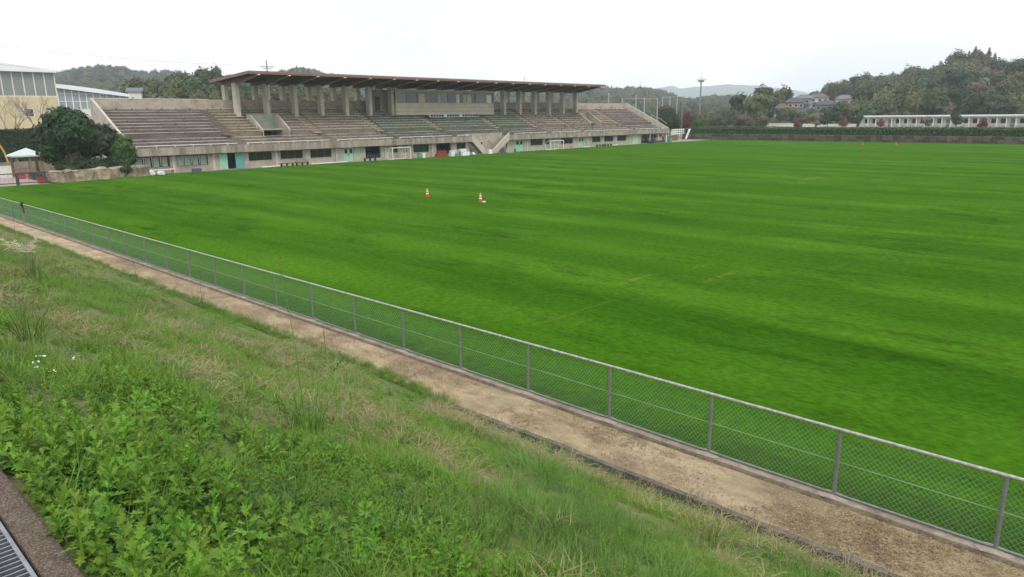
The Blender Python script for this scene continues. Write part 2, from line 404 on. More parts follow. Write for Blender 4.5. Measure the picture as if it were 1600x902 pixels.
# embankment with weeds: soil surface
m, n, p, o = nodes_of('bank_soil')
t = N(n, 'ShaderNodeTexCoord')
col = ramp(tn(1.4, (1, 0.7, 1), 7, 0.65), 0.36, 0.66, (0.07, 0.11, 0.02), (0.15, 0.18, 0.05))
col = mixc(ramp(tn(0.55, (1.6, 0.6, 1), 6, 0.65, (5, 1, 0)), 0.5, 0.64, k0, (0.85, 0.85, 0.85)), col, (0.25, 0.195, 0.10))
col = mixc(ramp(tn(14, (1, 1, 1), 4, 0.7), 0.5, 0.7, k0, (0.6, 0.6, 0.6)), col, (0.03, 0.035, 0.012))
n.links.new(col, p.inputs['Base Color']); p.inputs['Roughness'].default_value = 0.95
bp = N(n, 'ShaderNodeBump', Strength=0.8, Distance=0.08); n.links.new(tn(9, (1, 1, 1), 6, 0.7), bp.inputs['Height']); n.links.new(bp.outputs[0], p.inputs['Normal'])
g = MB()
ys = [-30 + 0.0 * i for i in range(1)] + [-8 + i * 0.4 for i in range(0, 120)] + [40 + i * 2.0 for i in range(0, 51)]
xs = [0.56] + [0.62 + 8.74 * i / 34 for i in range(35)]
for y in ys:
    for x in xs: g.v.append((x, y, slope_z(x, y)))
nx = len(xs)
for j in range(len(ys) - 1):
    for i in range(nx - 1):
        a = j * nx + i; g.f.append((a, a + 1, a + nx + 1, a + nx))
tag(g.build('embankment', m, smooth=True, fix=False), kind='structure')

# top of the bank
m_as = mat('footpath_asphalt', (0.055, 0.055, 0.057), (0.04, 0.04, 0.042), 30, 0.9, 0.3, 120)
g = MB(); g.box(-40, -0.02, -40, 160, 3.0, 4.40); tag(g.build('footpath', m_as), kind='structure')

# dirt path between bank and fence
m, n, p, o = nodes_of('dirt')
t = N(n, 'ShaderNodeTexCoord')
col = ramp(tn(1.1, (1, 0.6, 1), 8, 0.68), 0.34, 0.64, (0.22, 0.16, 0.085), (0.44, 0.35, 0.215))
col = mixc(ramp(tn(2.3, (1.3, 0.5, 1), 7, 0.7, (9, 3, 0)), 0.5, 0.66, k0, (0.8, 0.8, 0.8)), col, (0.2, 0.125, 0.075))
col = mixc(ramp(tn(38, (1, 1, 1), 3, 0.7), 0.6, 0.7, k0, (0.6, 0.6, 0.6)), col, (0.60, 0.52, 0.40))
col = mixc(ramp(tn(0.5, (1, 1, 1), 5, 0.7, (4, 9, 0)), 0.56, 0.7, k0, (0.55, 0.55, 0.55)), col, (0.12, 0.11, 0.055))
n.links.new(col, p.inputs['Base Color']); p.inputs['Roughness'].default_value = 0.95
bp = N(n, 'ShaderNodeBump', Strength=0.6, Distance=0.04); n.links.new(tn(22, (1, 1, 1), 6, 0.75), bp.inputs['Height']); n.links.new(bp.outputs[0], p.inputs['Normal'])
g = MB()
pys = [-30] + [-6 + 0.35 * i for i in range(130)] + [40 + 4 * i for i in range(26)]
pxs = [9.46, 9.7, 9.95, 10.2, 10.45, 10.72]
for y in pys:
    for i, x in enumerate(pxs):
        g.v.append((x, y, 0.045 + (0.03 * noise.noise((x * 1.5, y * 0.8, 0)) if 0 < i < 5 else 0)))
for j in range(len(pys) - 1):
    for i in range(5):
        a = j * 6 + i; g.f.append((a, a + 1, a + 7, a + 6))
tag(g.build('dirt_path', m, smooth=True, fix=False), kind='structure')

# ------------------------------------------------------------------ drain with steel grating at the top of the bank
g = MB()
g.box(0.47, 0.575, -20, 120, 4.0, 4.415)
k = g.build('drain_kerb', mat('weathered_drain_kerb', (0.15, 0.105, 0.075), (0.085, 0.06, 0.045), 30, 0.95, 0.8, 90, c2=(0.36, 0.31, 0.25), scale2=110, amt2=0.7))
bv = k.modifiers.new('bevel', 'BEVEL'); bv.width = 0.012; bv.segments = 2
tag(k, kind='structure')
g = MB(); g.box(-0.02, 0.47, -20, 120, 3.9, 4.30); tag(g.build('drain_channel', M_dark), kind='structure')
bar = MB(); bar.box(-0.215, 0.215, -0.0035, 0.0035, -0.025, 0.0)
M_grate = mat('grating_steel', (0.3, 0.31, 0.33), (0.2, 0.205, 0.22), 12, 0.4, metal=0.7, spec=0.5)
bar_me = bar.mesh('bar', M_grate)
for gi, y0 in enumerate((1.6, 2.6, 3.6)):
    root = thing('drain_grating', (0.235, y0, 4.40), ('steel bar grating over the drain, cut by the lower left corner', 'steel bar grating over the drain, nearest the weeds on the left edge', 'steel bar grating over the drain, farthest along at the left edge')[gi], 'grating', 'steel gratings over the drain')
    fr = MB(); fr.box(0.015, 0.03, y0 + .004, y0 + .996, 4.365, 4.402).box(0.445, 0.46, y0 + .004, y0 + .996, 4.365, 4.402)
    fr.build('frame', M_grate, root)
    for x in (0.165, 0.305):
        MB().box(x - .006, x + .006, y0 + .004, y0 + .996, 4.378, 4.4035).build('cross_rod', M_grate, root)
    for i in range(28):
        b = bpy.data.objects.new('bar', bar_me); link(b, root); b.location = (0, 0.018 + i * 0.0357, 0)

# low kerb along the foot of the bank, made of short blocks
root = thing('path_kerb', (9.41, 0, 0), 'low dark concrete block kerb between weedy bank and dirt path', 'kerb')
kb = MB(); kb.box(-0.055, 0.055, -0.297, 0.297, -0.16, 0.085)
kme = kb.mesh('kerb_block', M_kerb)
for i in range(46):
    b = bpy.data.objects.new('kerb_block', kme); link(b, root)
    b.location = (rnd.uniform(-.008, .008), -3 + i * 0.6, rnd.uniform(-.012, .012) - .1 * min(1, max(0, (i * .6 - 12.5) / 3))); b.rotation_euler = (0, rnd.uniform(-.03, .03), rnd.uniform(-.01, .01))
    bv = b.modifiers.new('bevel', 'BEVEL'); bv.width = 0.01; bv.segments = 1
MB().box(9.355, 9.465, 24.4, 120, -0.2, -0.01).build('kerb_strip', M_kerb, root)

# ------------------------------------------------------------------ chain link fence
FX, FY0, FS, FN = 10.87, 1.17, 2.165, 46
root = thing('chain_link_fence', (FX, 0, 0), 'long low galvanised chain link fence with pale top rail beside the dirt path', 'fence')
g = MB(); g.box(FX - 0.14, FX + 0.075, -20, 112, -0.2, 0.125)
fk = g.build('footing_kerb', M_fkerb, root)
bv = fk.modifiers.new('bevel', 'BEVEL'); bv.width = 0.015; bv.segments = 2
pm = MB(); pm.tube((0, 0, 0.0), (0, 0, 1.235), 0.031, n=12); post_me = pm.mesh('post', M_steel, smooth=False)
cl = MB(); cl.tube((0, 0, -0.02), (0, 0, 0.02), 0.0385, n=12); clamp_me = cl.mesh('clamp', M_steel)
ft = MB()
for kx in range(10):
    a = 2 * math.pi * kx / 10
    ft.v.append((0.15 * math.cos(a) * (1 + 0.2 * math.sin(kx * 2.1)), 0.24 * math.sin(a), 0.008))
ft.v.append((0, 0, 0.028)); ft.f += [(i, (i + 1) % 10, 10) for i in range(10)]
foot_me = ft.mesh('footing', mat('footing_mortar', (.37, .31, .245), (.25, .21, .165), 9, .95, .5, 40), smooth=True)
# diamond mesh of one bay, each wire a thin three-sided rod
wm = MB(); zb, zt, pitch, wr = 0.17, 1.225, 0.082, 0.0021
H = zt - zb
def rod(a, b):
    a = Vector(a); b = Vector(b); d = (b - a).normalized(); u = Vector((1, 0, 0)); v = d.cross(u); kk = len(wm.v)
    for q in (a, b):
        for tt in (0.3, 2.394, 4.489): wm.v.append(tuple(q + (u * math.cos(tt) + v * math.sin(tt)) * wr))
    for i in range(3):
        j = (i + 1) % 3; wm.f.append((kk + i, kk + j, kk + 3 + j, kk + 3 + i))
slant = H * 0.93
for sgn in (1, -1):
    i = 0
    y = -slant
    while y < FS:
        y0, y1 = (y, y + slant)
        ta = max(0, (0 - y0) / slant); tb = min(1, (FS - y0) / slant)
        if tb > ta:
            za, zc = zb + H * ta, zb + H * tb
            if sgn < 0: rod((0.002, y0 + slant * ta, zt + zb - za), (0.002, y0 + slant * tb, zt + zb - zc))
            else: rod((-0.002, y0 + slant * ta, za), (-0.002, y0 + slant * tb, zc))
        y += pitch
wire_me = wm.mesh('mesh_panel', M_wire, fix=False)
for i in range(-2, FN):
    y = FY0 + FS * i
    po = bpy.data.objects.new('post', post_me); link(po, root); po.location = (0, y, rnd.uniform(-.008, .004)); po.rotation_euler = (rnd.uniform(-.008, .008), rnd.uniform(-.008, .008), 0)
    c = bpy.data.objects.new('clamp', clamp_me); link(c, po); c.location = (0, 0, 0.67)
    f_ = bpy.data.objects.new('footing', foot_me); link(f_, root); f_.location = (-0.02, y, 0.12)
    pn = bpy.data.objects.new('mesh_panel', wire_me); link(pn, root); pn.location = (0.036, y, 0)
    tag(pn, kind='stuff')
    for nm, z, r_, mt in (('top_rail', 1.245, 0.026, M_rail), ('bottom_rail', 0.16, 0.021, M_steel), ('middle_wire', 0.69, 0.006, M_wire)):
        rb = MB(); rb.tube((FX + (0.0 if nm != 'middle_wire' else 0.034), y, z), (FX + (0.0 if nm != 'middle_wire' else 0.034), y + FS, z), r_, n=8, caps=False)
        rb.build(nm, mt, root, smooth=True, fix=False)

# ------------------------------------------------------------------ grandstand
YF, YW, YB = 86.2, 86.9, 98.1
GX0, GX1 = 29.9, 142.8
gs = thing('grandstand', (86.3, 92, 0), 'long weathered concrete grandstand with bench rows and a red brown cantilever roof', 'grandstand')
ROWS = 9
def row_y(i): return 97.3 - 0.8 * i
def row_z(i): return 7.30 - 0.367 * i
AISLES = [43.0, 56.2, 67.0, 78.7, 92.1, 102.3, 112.0, 129.6]
VOM = [(48.1, 52.1), (120.0, 123.6)]
GAP = (82.1, 90.9)      # front stair bay

def tier_poly(upper=True):
    pts = [(YB, 2.2)]
    if upper:
        pts.append((YB, row_z(0)))
        for i in range(ROWS):
            pts.append((row_y(i), row_z(i)))
            if i < ROWS - 1: pts.append((row_y(i), row_z(i + 1)))
        pts.append((row_y(ROWS - 1), 3.62))
    else:
        pts.append((YB, row_z(0))); pts.append((row_y(3), row_z(0)))
        pts.append((row_y(3), 3.62))
    return pts
LOW = [(89.6, 3.62), (89.6, 3.28), (88.2, 3.28), (88.2, 2.93)]
def tier_seg(x0, x1, upper, front, name, mt):
    pts = tier_poly(upper)
    if front: pts = pts + LOW + [(YF + 0.25, 2.93), (YF + 0.25, 2.2)]
    else: pts = pts + [(89.6, 3.62), (89.6, 3.28), (88.2, 3.28), (88.2, 2.2)]
    m_ = MB(); m_.prism_x(pts, x0, x1); m_.build(name, mt, gs)
cuts = sorted({GX0 + .25, GX1 - .25, 43.0, 67.0, 102.3, 129.6, GAP[0], GAP[1], VOM[0][0], VOM[0][1], VOM[1][0], VOM[1][1]})
for a, b in zip(cuts, cuts[1:]):
    mid = (a + b) / 2
    invom = any(v[0] < mid < v[1] for v in VOM)
    ingap = GAP[0] < mid < GAP[1]
    mt = M_tread_out if (mid < 43 or mid > 129.6) else (M_tread_grn if 67 < mid < 102.3 else M_tread_mid)
    if invom:
        MB().prism_x([(YB, 2.2), (YB, row_z(0))] + sum([[(row_y(i), row_z(i)), (row_y(i), row_z(i + 1))] for i in range(3)], []) + [(row_y(3), row_z(3)), (row_y(3), 2.2)], a, b).build('seating_steps', mt, gs)
        MB().prism_x([(row_y(3), 2.2), (row_y(3), 2.5), (90.9, 3.4), (90.9, 3.62)] + LOW + [(YF + .25, 2.93), (YF + .25, 2.2)], a, b).build('lower_deck', M_tread_mid, gs)
    else:
        tier_seg(a, b, True, not ingap, 'seating_steps', mt)

# aisle steps (two per row)
for ax in AISLES:
    g = MB()
    for i in range(ROWS):
        y, z = row_y(i), row_z(i)
        if 73 < ax < 96 and i < 4: continue
        g.box(ax - 0.62, ax + 0.62, y - 0.4, y - 0.002, z - 0.37, z - 0.183)
        g.box(ax - 0.62, ax + 0.62, y, y + 0.39, z - 0.02, z + 0.006)
    g.build('aisle_steps', M_aisle_dk if ax < 45 else M_aisle, gs)

# bench planks, one per row and bay
edges = [GX0 + .55] + AISLES + [GX1 - .55]
def bench(x0, x1, y, z, mt, parent=gs, d=0.34):
    sag = rnd.uniform(-.012, .012)
    g = MB(); g.box(x0, x1, y - 0.06, y + d, z + 0.13 + sag, z + 0.20 + sag)
    b = g.build('bench', mt, parent)
    s = MB(); x = x0 + 0.3
    while x < x1:
        s.box(x - .06, x + .06, y + 0.06, y + d - .06, z + 0.0, z + 0.129 + sag); x += 1.8
    s.build('bench_support', M_conc_dk, b)
for bi in range(len(edges) - 1):
    x0, x1 = edges[bi] + (0.66 if bi else 0), edges[bi + 1] - (0.66 if bi < len(edges) - 2 else 0)
    mt = M_bench_out if bi in (0, len(edges) - 2) else (M_bench_grn if 67 < (x0 + x1) / 2 < 102.3 else M_bench_mid)
    for i in range(ROWS):
        y, z = row_y(i), row_z(i)
        if 73.0 < (x0 + x1) / 2 < 95.5 and i < 4: continue
        spans = [(x0, x1)]
        if i >= 3:
            for va, vb in VOM:
                ns = []
                for a, b in spans:
                    if a < va and b > vb: ns += [(a, va - .35), (vb + .35, b)]
                    else: ns.append((a, b))
                spans = ns
        if i < 3 and x0 < 73.2 < x1: spans = [(x0, 72.9)]
        if i < 3 and x0 < 96.0 < x1: spans = [(96.3, x1)]
        if rnd.random() < 0.12 and mt is not M_bench_out:
            a, b = spans[0]; spans = [(a, a + (b - a) * 0.3), (a + (b - a) * 0.36, b)] + spans[1:]
        for a, b in spans:
            if b - a > 0.6: bench(a, b, y, z, mt)
    # lower tier: two bench rows and a white-edged front bench
    for y, z in ((89.6, 3.62), (88.2, 3.28)):
        xa = x0
        while xa < x1 - 0.5:
            xb = min(xa + 4.2, x1)
            if z < 3.5 and GAP[0] - 1 < (xa + xb) / 2 < GAP[1] + 1: xa = xb + 0.1; continue
            bench(xa, xb, y, z, M_bench_out if rnd.random() < .8 else M_bench_mid); xa = xb + 0.1
    xa = x0
    while xa < x1 - 0.5:
        xb = min(xa + 2.1, x1)
        if not (xb > GAP[0] - .3 and xa < GAP[1] + .3):
            g = MB(); g.box(xa, xb, 86.72, 87.02, 3.10, 3.14); fb = g.build('front_bench', M_bench_out, gs)
            e = MB(); e.box(xa, xb, 86.64, 86.712, 3.09, 3.16).box(xa, xa + .13, 86.72, 87.05, 3.145, 3.175).box(xa + .05, xa + .13, 86.68, 87.0, 2.93, 3.09)
            e.build('bench_edge', M_white, fb)
        xa = xb + 0.02

# parapet band along the front, in cast sections
x = GX0
while x < GX1 - 0.1:
    xb = min(x + 3.6, GX1)
    for a, b in ([(x, min(xb, GAP[0]))] if x < GAP[0] < xb else ([(max(x, GAP[1]), xb)] if x < GAP[1] < xb else [(x, xb)])):
        if not (a >= GAP[0] - .01 and b <= GAP[1] + .01) and b - a > .1:
            MB().box(a + .006, b - .006, YF, YF + 0.25, 2.03, 2.88).build('parapet_panel', M_band, gs)
    x = xb
MB().box(GX0, GAP[0], YF + .25, YW + .4, 2.06, 2.2).box(GAP[1], GX1, YF + .25, YW + .4, 2.06, 2.2).build('soffit', M_conc_dk, gs)

# rear parapet, side walls
x = GX0
while x < GX1 - .1:
    xb = min(x + 7.5, GX1)
    MB().box(x + .008, xb - .008, YB, YB + .25, 2.0, 8.62).build('rear_wall', M_conc, gs); x = xb
MB().box(GX0 - .02, GX0 + 43 - 29.9 + 1.5, YB - .04, YB + .3, 8.622, 8.68).build('coping', M_offwhite, gs)
side = [(YF + .3, 0), (YB + .2, 0), (YB + .2, 8.66), (YB - .3, 8.66), (90.3, 4.9), (88.0, 3.95), (YF + .3, 3.2)]
MB().prism_x(side, GX0 - .02, GX0 + .26).build('side_wall', M_conc_lt, gs)
side2 = [(YF + .3, 2.0), (YB + .2, 2.0), (YB + .2, 8.66), (YB - .3, 8.66), (90.3, 5.1), (87.2, 3.5), (YF + .3, 3.2)]
MB().prism_x(side2, GX1 - .26, GX1 + .02).build('side_wall', M_conc_lt, gs)
g = MB(); g.path([(GX1, 91.0, 5.5), (GX1, 91.0, 6.1), (GX1, 89.9, 5.5), (GX1, 88.7, 5.15), (GX1, 87.0, 4.0)], 0.05); g.build('handrail', M_conc_lt, gs)

# ground floor facade with window and door openings
OPEN = []   # x0, x1, z0, z1, kind
def O(x0, x1, z0, z1, k): OPEN.append((x0, x1, z0, z1, k))
O(30.3, 34.05, 0.68, 1.92, 'curt'); O(34.8, 38.55, 0.68, 1.92, 'curt'); O(39.9, 43.1, 0.02, 1.98, 'slide')
O(43.75, 46.95, 0.85, 1.9, 'dark'); O(48.15, 51.4, 0.85, 1.9, 'dark'); O(52.55, 55.85, 0.8, 1.9, 'dark')
O(57.8, 59.5, 0.02, 1.98, 'door'); O(61.5, 64.2, 0.3, 1.98, 'void'); O(66.4, 67.3, 0.9, 1.9, 'dark'); O(68.2, 69.1, 0.9, 1.9, 'curt1')
O(70.3, 73.4, 0.75, 1.95, 'dark'); O(74.9, 78.0, 0.3, 1.98, 'void'); O(79.2, 81.2, 0.9, 1.9, 'dark')
O(93.2, 95.2, 0.02, 1.98, 'door'); O(97.1, 100.4, 0.85, 1.95, 'dark'); O(101.1, 102.2, 0.9, 1.9, 'dark'); O(105.7, 109.2, 0.85, 1.95, 'dark')
O(111.0, 112.6, 0.02, 1.98, 'door'); O(115.3, 118.0, 0.85, 1.95, 'dark'); O(119.3, 122.4, 0.85, 1.95, 'dark'); O(123.8, 127.0, 0.85, 1.95, 'dark')
O(129.4, 131.6, 0.02, 1.98, 'pale')
FAC_END = 132.6
def facade(x0, x1, mt):
    x = x0; g = MB()
    for a, b, z0, z1, k in OPEN:
        if a < x0 or b > x1: continue
        g.box(x, a, YW, YW + .3, -0.25, 2.06)
        if z0 > .1: g.box(a, b, YW, YW + .3, -0.25, z0)
        g.box(a, b, YW, YW + .3, z1, 2.06); x = b
    g.box(x, x1, YW, YW + .3, -0.25, 2.06)
    g.build('facade_wall', mt, gs)
facade(GX0 + .26, 56.6, M_conc); facade(56.6, 65.0, M_pgreen); facade(65.0, 82.0, M_conc); facade(91.0, 103.5, M_pgreen); facade(103.5, 113.5, M_conc); facade(113.5, FAC_END, M_pgreen)
x = 33.9
for x in (34.4, 39.2, 47.5, 56.6, 65.0, 74.1, 96.1, 103.5, 113.5, 118.65, 123.1, 128.2):
    MB().box(x - .16, x + .16, YW - .12, YW + .01, -0.25, 2.055).build('pilaster', M_conc_lt, gs)
for a, b, z0, z1, k in OPEN:
    if k in ('curt', 'curt1', 'dark'):
        win = MB()
        win.box(a, b, YW + .1, YW + .16, z0, z0 + .06).box(a, b, YW + .1, YW + .16, z1 - .06, z1)
        npn = {'curt': 4, 'curt1': 1, 'dark': max(1, round((b - a) / 1.1))}[k]
        wd = (b - a) / npn
        for i in range(npn + 1):
            xx = a + wd * i; xx = min(max(xx, a + .04), b - .04); win.box(xx - .04, xx + .04, YW + .1, YW + .161, z0 + .06, z1 - .06)
        wo = win.build('window', M_wframe, gs)
        for i in range(npn):
            xx = a + wd * i + .04
            if k == 'dark':
                MB().box(xx, xx + wd - .08, YW + .12, YW + .14, z0 + .06, z1 - .06).build('pane', M_glass_dk, wo)
            else:       # pale curtain gathered behind the pane
                cm = MB(); nseg = 10; half = wd - .12; ww = half * rnd.uniform(.8, .97)
                for s_ in range(nseg):
                    xa, xb = xx + ww * s_ / nseg, xx + ww * (s_ + 1) / nseg
                    ya, yb = YW + .2 + .03 * (s_ % 2), YW + .2 + .03 * ((s_ + 1) % 2)
                    cm.quad((xa, ya, z0 + .06), (xb, yb, z0 + .06), (xb, yb, z1 - .08), (xa, ya, z1 - .08))
                cm.build('curtain', M_curtain, wo, fix=False)
                MB().box(a + wd * i + .04, a + wd * (i + 1) - .04, YW + .285, YW + .295, z0, z1).build('dark_room_backing', M_dark, wo)  # no room modelled: its darkness is this near-black sheet behind the curtain
        MB().box(a - .05, b + .05, YW - .06, YW + .1, z0 - .07, z0 + .001).build('sill', M_conc, wo)
    elif k == 'slide':
        MB().box(a, a + 1.04, YW - .06, YW - .01, .02, 1.98).build('door', M_door, gs)
        MB().box(b - 1.15, b, YW - .12, YW - .065, .02, 1.99).build('door', M_teal, gs)
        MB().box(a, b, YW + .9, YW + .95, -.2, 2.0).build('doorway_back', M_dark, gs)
    elif k == 'door':
        mid = (a + b) / 2
        for p0, p1 in ((a + .03, mid - .01), (mid + .01, b - .03)):
            d = MB().box(p0, p1, YW + .08, YW + .13, .02, 1.95).build('door', M_door, gs)
            MB().box(p0 + .2, p1 - .18, YW + .07, YW + .079, 1.15, 1.75).build('pane', M_glass_dk, d)
            MB().box(mid - .1 if p1 < mid else mid + .05, mid - .05 if p1 < mid else mid + .1, YW + .03, YW + .079, .9, 1.05).build('handle', M_grey, d)
    elif k == 'void':
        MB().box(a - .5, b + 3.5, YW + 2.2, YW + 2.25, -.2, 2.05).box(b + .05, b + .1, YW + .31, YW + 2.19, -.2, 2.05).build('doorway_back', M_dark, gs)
        g = MB()
        for i in range(7): g.box(a + .1 + i * (b - a) / 7, a + .35 + i * (b - a) / 7, YW + .35, YW + .7, .0, .7 + .5 * ((i * 37) % 5) / 5)
        g.build('stored_gear', M_dgrey, gs)
    elif k == 'pale':
        MB().box(a, b, YW + .02, YW + .08, .02, 1.97).build('door', mat('shutter_pale_green', (0.4, 0.52, 0.38), (0.34, 0.45, 0.32), 1, .7), gs)
# open corner lobby under the right end
MB().box(FAC_END, GX1 - .3, YW + 2.6, YW + 2.8, -.25, 2.06).build('lobby_wall', M_wframe, gs)
for i in range(8):
    x = FAC_END + .4 + i * 1.2
    if i == 4: continue
    fr = MB().box(x, x + 1.0, YW + 2.5, YW + 2.58, .7, 1.9).build('window', M_white, gs)
    MB().box(x + .1, x + .45, YW + 2.47, YW + 2.499, .78, 1.82).build('pane', M_glass_dk, fr); MB().box(x + .55, x + .9, YW + 2.47, YW + 2.499, .78, 1.82).build('pane', M_glass_dk, fr)
for x in (135.6, 139.0, 142.3): MB().tube((x, YW - .2, -.2), (x, YW - .2, 2.06), .17, n=14).build('lobby_column', M_white if x > 141 else M_conc_lt, gs, smooth=False)
MB().box(135, 141.6, YW - .4, YW + .2, .02, .5).build('lobby_counter', M_dgrey, gs)

# centre bay: recessed wall and the two converging stairs
MB().box(GAP[0], GAP[1], 88.0, 88.2, -0.25, 3.27).build('bay_wall', M_conc, gs)
d = MB().box(84.9, 86.1, 87.93, 87.99, .02, 1.95).build('door', M_door, gs)
MB().box(85.0, 85.45, 87.9, 87.929, 1.1, 1.8).build('pane', M_glass_dk, d); MB().box(85.55, 86.0, 87.9, 87.929, 1.1, 1.8).build('pane', M_glass_dk, d)
MB().box(GAP[0] - .4, 84.7, 87.86, 87.99, 2.2, 2.6).build('bay_beam', M_conc_dk, gs)
for sx, xa, xb in ((1, GAP[0], 85.3), (-1, GAP[1], 86.9)):
    nst = 14; g = MB()
    for i in range(nst):
        x0 = xa + (xb - xa) * i / nst; x1 = xa + (xb - xa) * (i + 1) / nst
        z = 2.9 * (1 - (i + 1) / nst) + .02
        g.box(min(x0, x1), max(x0, x1), YF + .2, 87.6, max(z - .45, -.2), z + .1)
    g.build('stair_flight', M_conc, gs)
    zt_ = 3.25
    poly = [(xa, 2.05), (xa, zt_), (xb, 0.55), (xb, -.1), (xb - sx * .7, -.1)]
    MB().prism_y(poly, YF, YF + .18).build('stair_parapet', M_conc_lt, gs)
    MB().tube((xa, YF + .09, zt_ + .03), (xb, YF + .09, .58), .045, n=8).build('handrail', M_conc_lt if sx > 0 else M_offwhite, gs)

# vomitory walls
for va, vb in VOM:
    for x in (va, vb):
        MB().prism_x([(row_y(3) - .1, 2.6), (row_y(3) - .1, 6.62), (94.0, 6.6), (90.9, 4.65), (90.9, 2.6)], x - .13, x + .13).build('vomitory_wall', M_conc_lt, gs)
    MB().box(va + .13, vb - .13, 94.6, 94.8, 4.7, 6.62).build('vomitory_lintel', M_pgreen, gs)
    MB().box(va + .13, vb - .13, 92.6, 94.6, 4.5, 4.72).build('vomitory_soffit', M_pgreen, gs)
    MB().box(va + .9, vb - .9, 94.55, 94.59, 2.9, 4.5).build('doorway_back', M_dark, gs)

# columns and roof
NB, BX0, BS = 18, 47.2, 4.34
for k in range(NB):
    x = BX0 + BS * k
    if not 73.3 < x < 95.9:
        MB().box(x - .27, x + .27, 95.2, 96.2, row_z(2) - .3, 10.75).build('column', M_col, gs)
    MB().box(x - .27, x + .27, 98.36, 99.2, 0, 10.6).build('column', M_col, gs)
RY0, RY1, RX0, RX1 = 89.0, 100.2, 45.9, 122.3
def roof_z(y): return 11.95 + (y - RY0) * (11.25 - 11.95) / (RY1 - RY0)
rf = MB().prism_x([(RY0 + .12, roof_z(RY0) - .22), (RY0 + .12, roof_z(RY0) - .06), (RY1 - .1, roof_z(RY1) - .06), (RY1 - .1, roof_z(RY1) - .22)], RX0 + .1, RX1 - .1).build('roof', M_under, gs)
MB().prism_x([(RY0 + .02, roof_z(RY0) - .058), (RY0 + .02, roof_z(RY0) + .02), (RY1, roof_z(RY1) + .02), (RY1, roof_z(RY1) - .058)], RX0 + .02, RX1 - .02).build('roofing_sheet', M_roof, rf)
MB().box(RX0, RX1, RY0 - .06, RY0 + .018, roof_z(RY0) - .34, roof_z(RY0) + .05).build('fascia', M_roof, rf)
MB().box(RX0, RX1, RY0 - .10, RY0 - .062, roof_z(RY0) - .16, roof_z(RY0) - .05).build('gutter_trim', mat('fascia_trim', (0.33, 0.19, 0.15), (0.25, 0.14, 0.11), 2, .6), rf)
for xx in (RX0 - .02, RX1 - .02):
    MB().prism_x([(RY0 + .02, roof_z(RY0) - .33), (RY0 + .02, roof_z(RY0) + .04), (RY1, roof_z(RY1) + .04), (RY1, roof_z(RY1) - .33)], xx - .03, xx + .03).build('fascia', M_roof, rf)
M_pink = mat('beam_flange', (0.36, 0.25, 0.22), (0.27, 0.18, 0.16), 2, .6)
for k in range(NB):
    x = BX0 + BS * k
    bm_ = MB().prism_x([(RY0 + .3, roof_z(RY0) - .42), (RY0 + .3, roof_z(RY0) - .2), (99.6, roof_z(99.6) - .2), (99.6, 10.55), (95.0, 10.62)], x - .11, x + .11).build('roof_beam', M_beam, rf)
    d0 = Vector((x, RY0 + .25, roof_z(RY0) - .45)); d1 = Vector((x, 95.0, 10.59))
    MB().prism_x([(RY0 + .25, roof_z(RY0) - .47), (RY0 + .25, roof_z(RY0) - .425), (95.0, 10.615), (95.0, 10.56)], x - .17, x + .17).build('beam_flange', M_pink, rf)
    MB().box(x - .14, x + .14, RY0 - .13, RY0 + .24, roof_z(RY0) - .46, roof_z(RY0) - .345).build('beam_cap', M_offwhite, rf)
for j in range(1, 7):
    y = RY0 + j * (RY1 - RY0) / 7
    MB().box(RX0 + .15, RX1 - .15, y - .05, y + .05, roof_z(y) - .36, roof_z(y) - .2).build('purlin', M_under, rf)

# press box
PX0, PX1, PY0 = 73.4, 95.8, 94.7
pb = MB().box(PX0, PX1, PY0, PY0 + .2, 6.35, 8.30).box(PX0, PX0 + .2, PY0 + .2, YB, 6.35, 8.3).box(PX1 - .2, PX1, PY0 + .2, YB, 6.35, 8.3).build('press_box', mat('press_box_panel', (0.5, 0.45, 0.36), (0.42, 0.375, 0.3), .7, .85, c2=(0.3, 0.26, 0.2), scale2=.4, amt2=.4), gs)
MB().box(PX0 - .05, PX1 + .05, PY0 - .02, PY0 - .002, 6.95, 7.0).box(PX0 - .05, PX1 + .05, PY0 - .02, PY0 - .002, 7.6, 7.64).build('panel_joint', M_conc_dk, pb)
MB().box(PX0 - .1, PX1 + .1, PY0 - .15, YB, 10.05, 10.42).build('press_box_roof', mat('press_box_roof_band', (0.42, 0.38, 0.31), (0.33, 0.3, 0.24), .7, .85), pb)
MB().box(PX0 + .2, PX1 - .2, YB - 1.2, YB - 1.15, 8.0, 10.05).build('back_wall', M_conc_dk, pb)
MB().box(PX0 + .2, PX1 - .2, PY0 + .2, YB - 1.2, 8.0, 8.05).build('press_box_floor', M_conc_dk, pb)
nb = 10
for i in range(nb + 1):
    x = PX0 + .15 + (PX1 - PX0 - .3) * i / nb
    MB().box(x - .08, x + .08, PY0 + .03, PY0 + .17, 8.3, 10.05).build('mullion', M_conc_dk if i % 3 else M_conc_lt, pb)
    if i < nb:
        xb = PX0 + .15 + (PX1 - PX0 - .3) * (i + 1) / nb
        MB().box(x + .08, xb - .08, PY0 + .09, PY0 + .11, 8.3, 10.05).build('pane', glass_mat('press_glass', (0.06, 0.065, 0.065), .05, .5) if i % 4 else glass_mat('press_glass_pale', (0.14, 0.145, 0.14), .1, .5), pb)
for x0, x1, mt in ((78.2, 79.6, M_conc_lt), (82.2, 82.9, M_curtain), (86.6, 87.3, M_offwhite), (88.2, 90.2, M_conc_lt), (94.0, 95.2, M_offwhite)):
    MB().box(x0, x1, PY0 + .05, PY0 + .085, 8.35, 9.75).build('curtain', mt, pb)
MB().box(69.3, PX0, 96.9, 97.1, row_z(0) - .5, 10.3).build('stair_enclosure', M_conc_dk, gs)
MB().box(70.9, 71.9, 96.86, 96.899, row_z(0) - .2, 9.3).build('door', M_dgrey, gs)
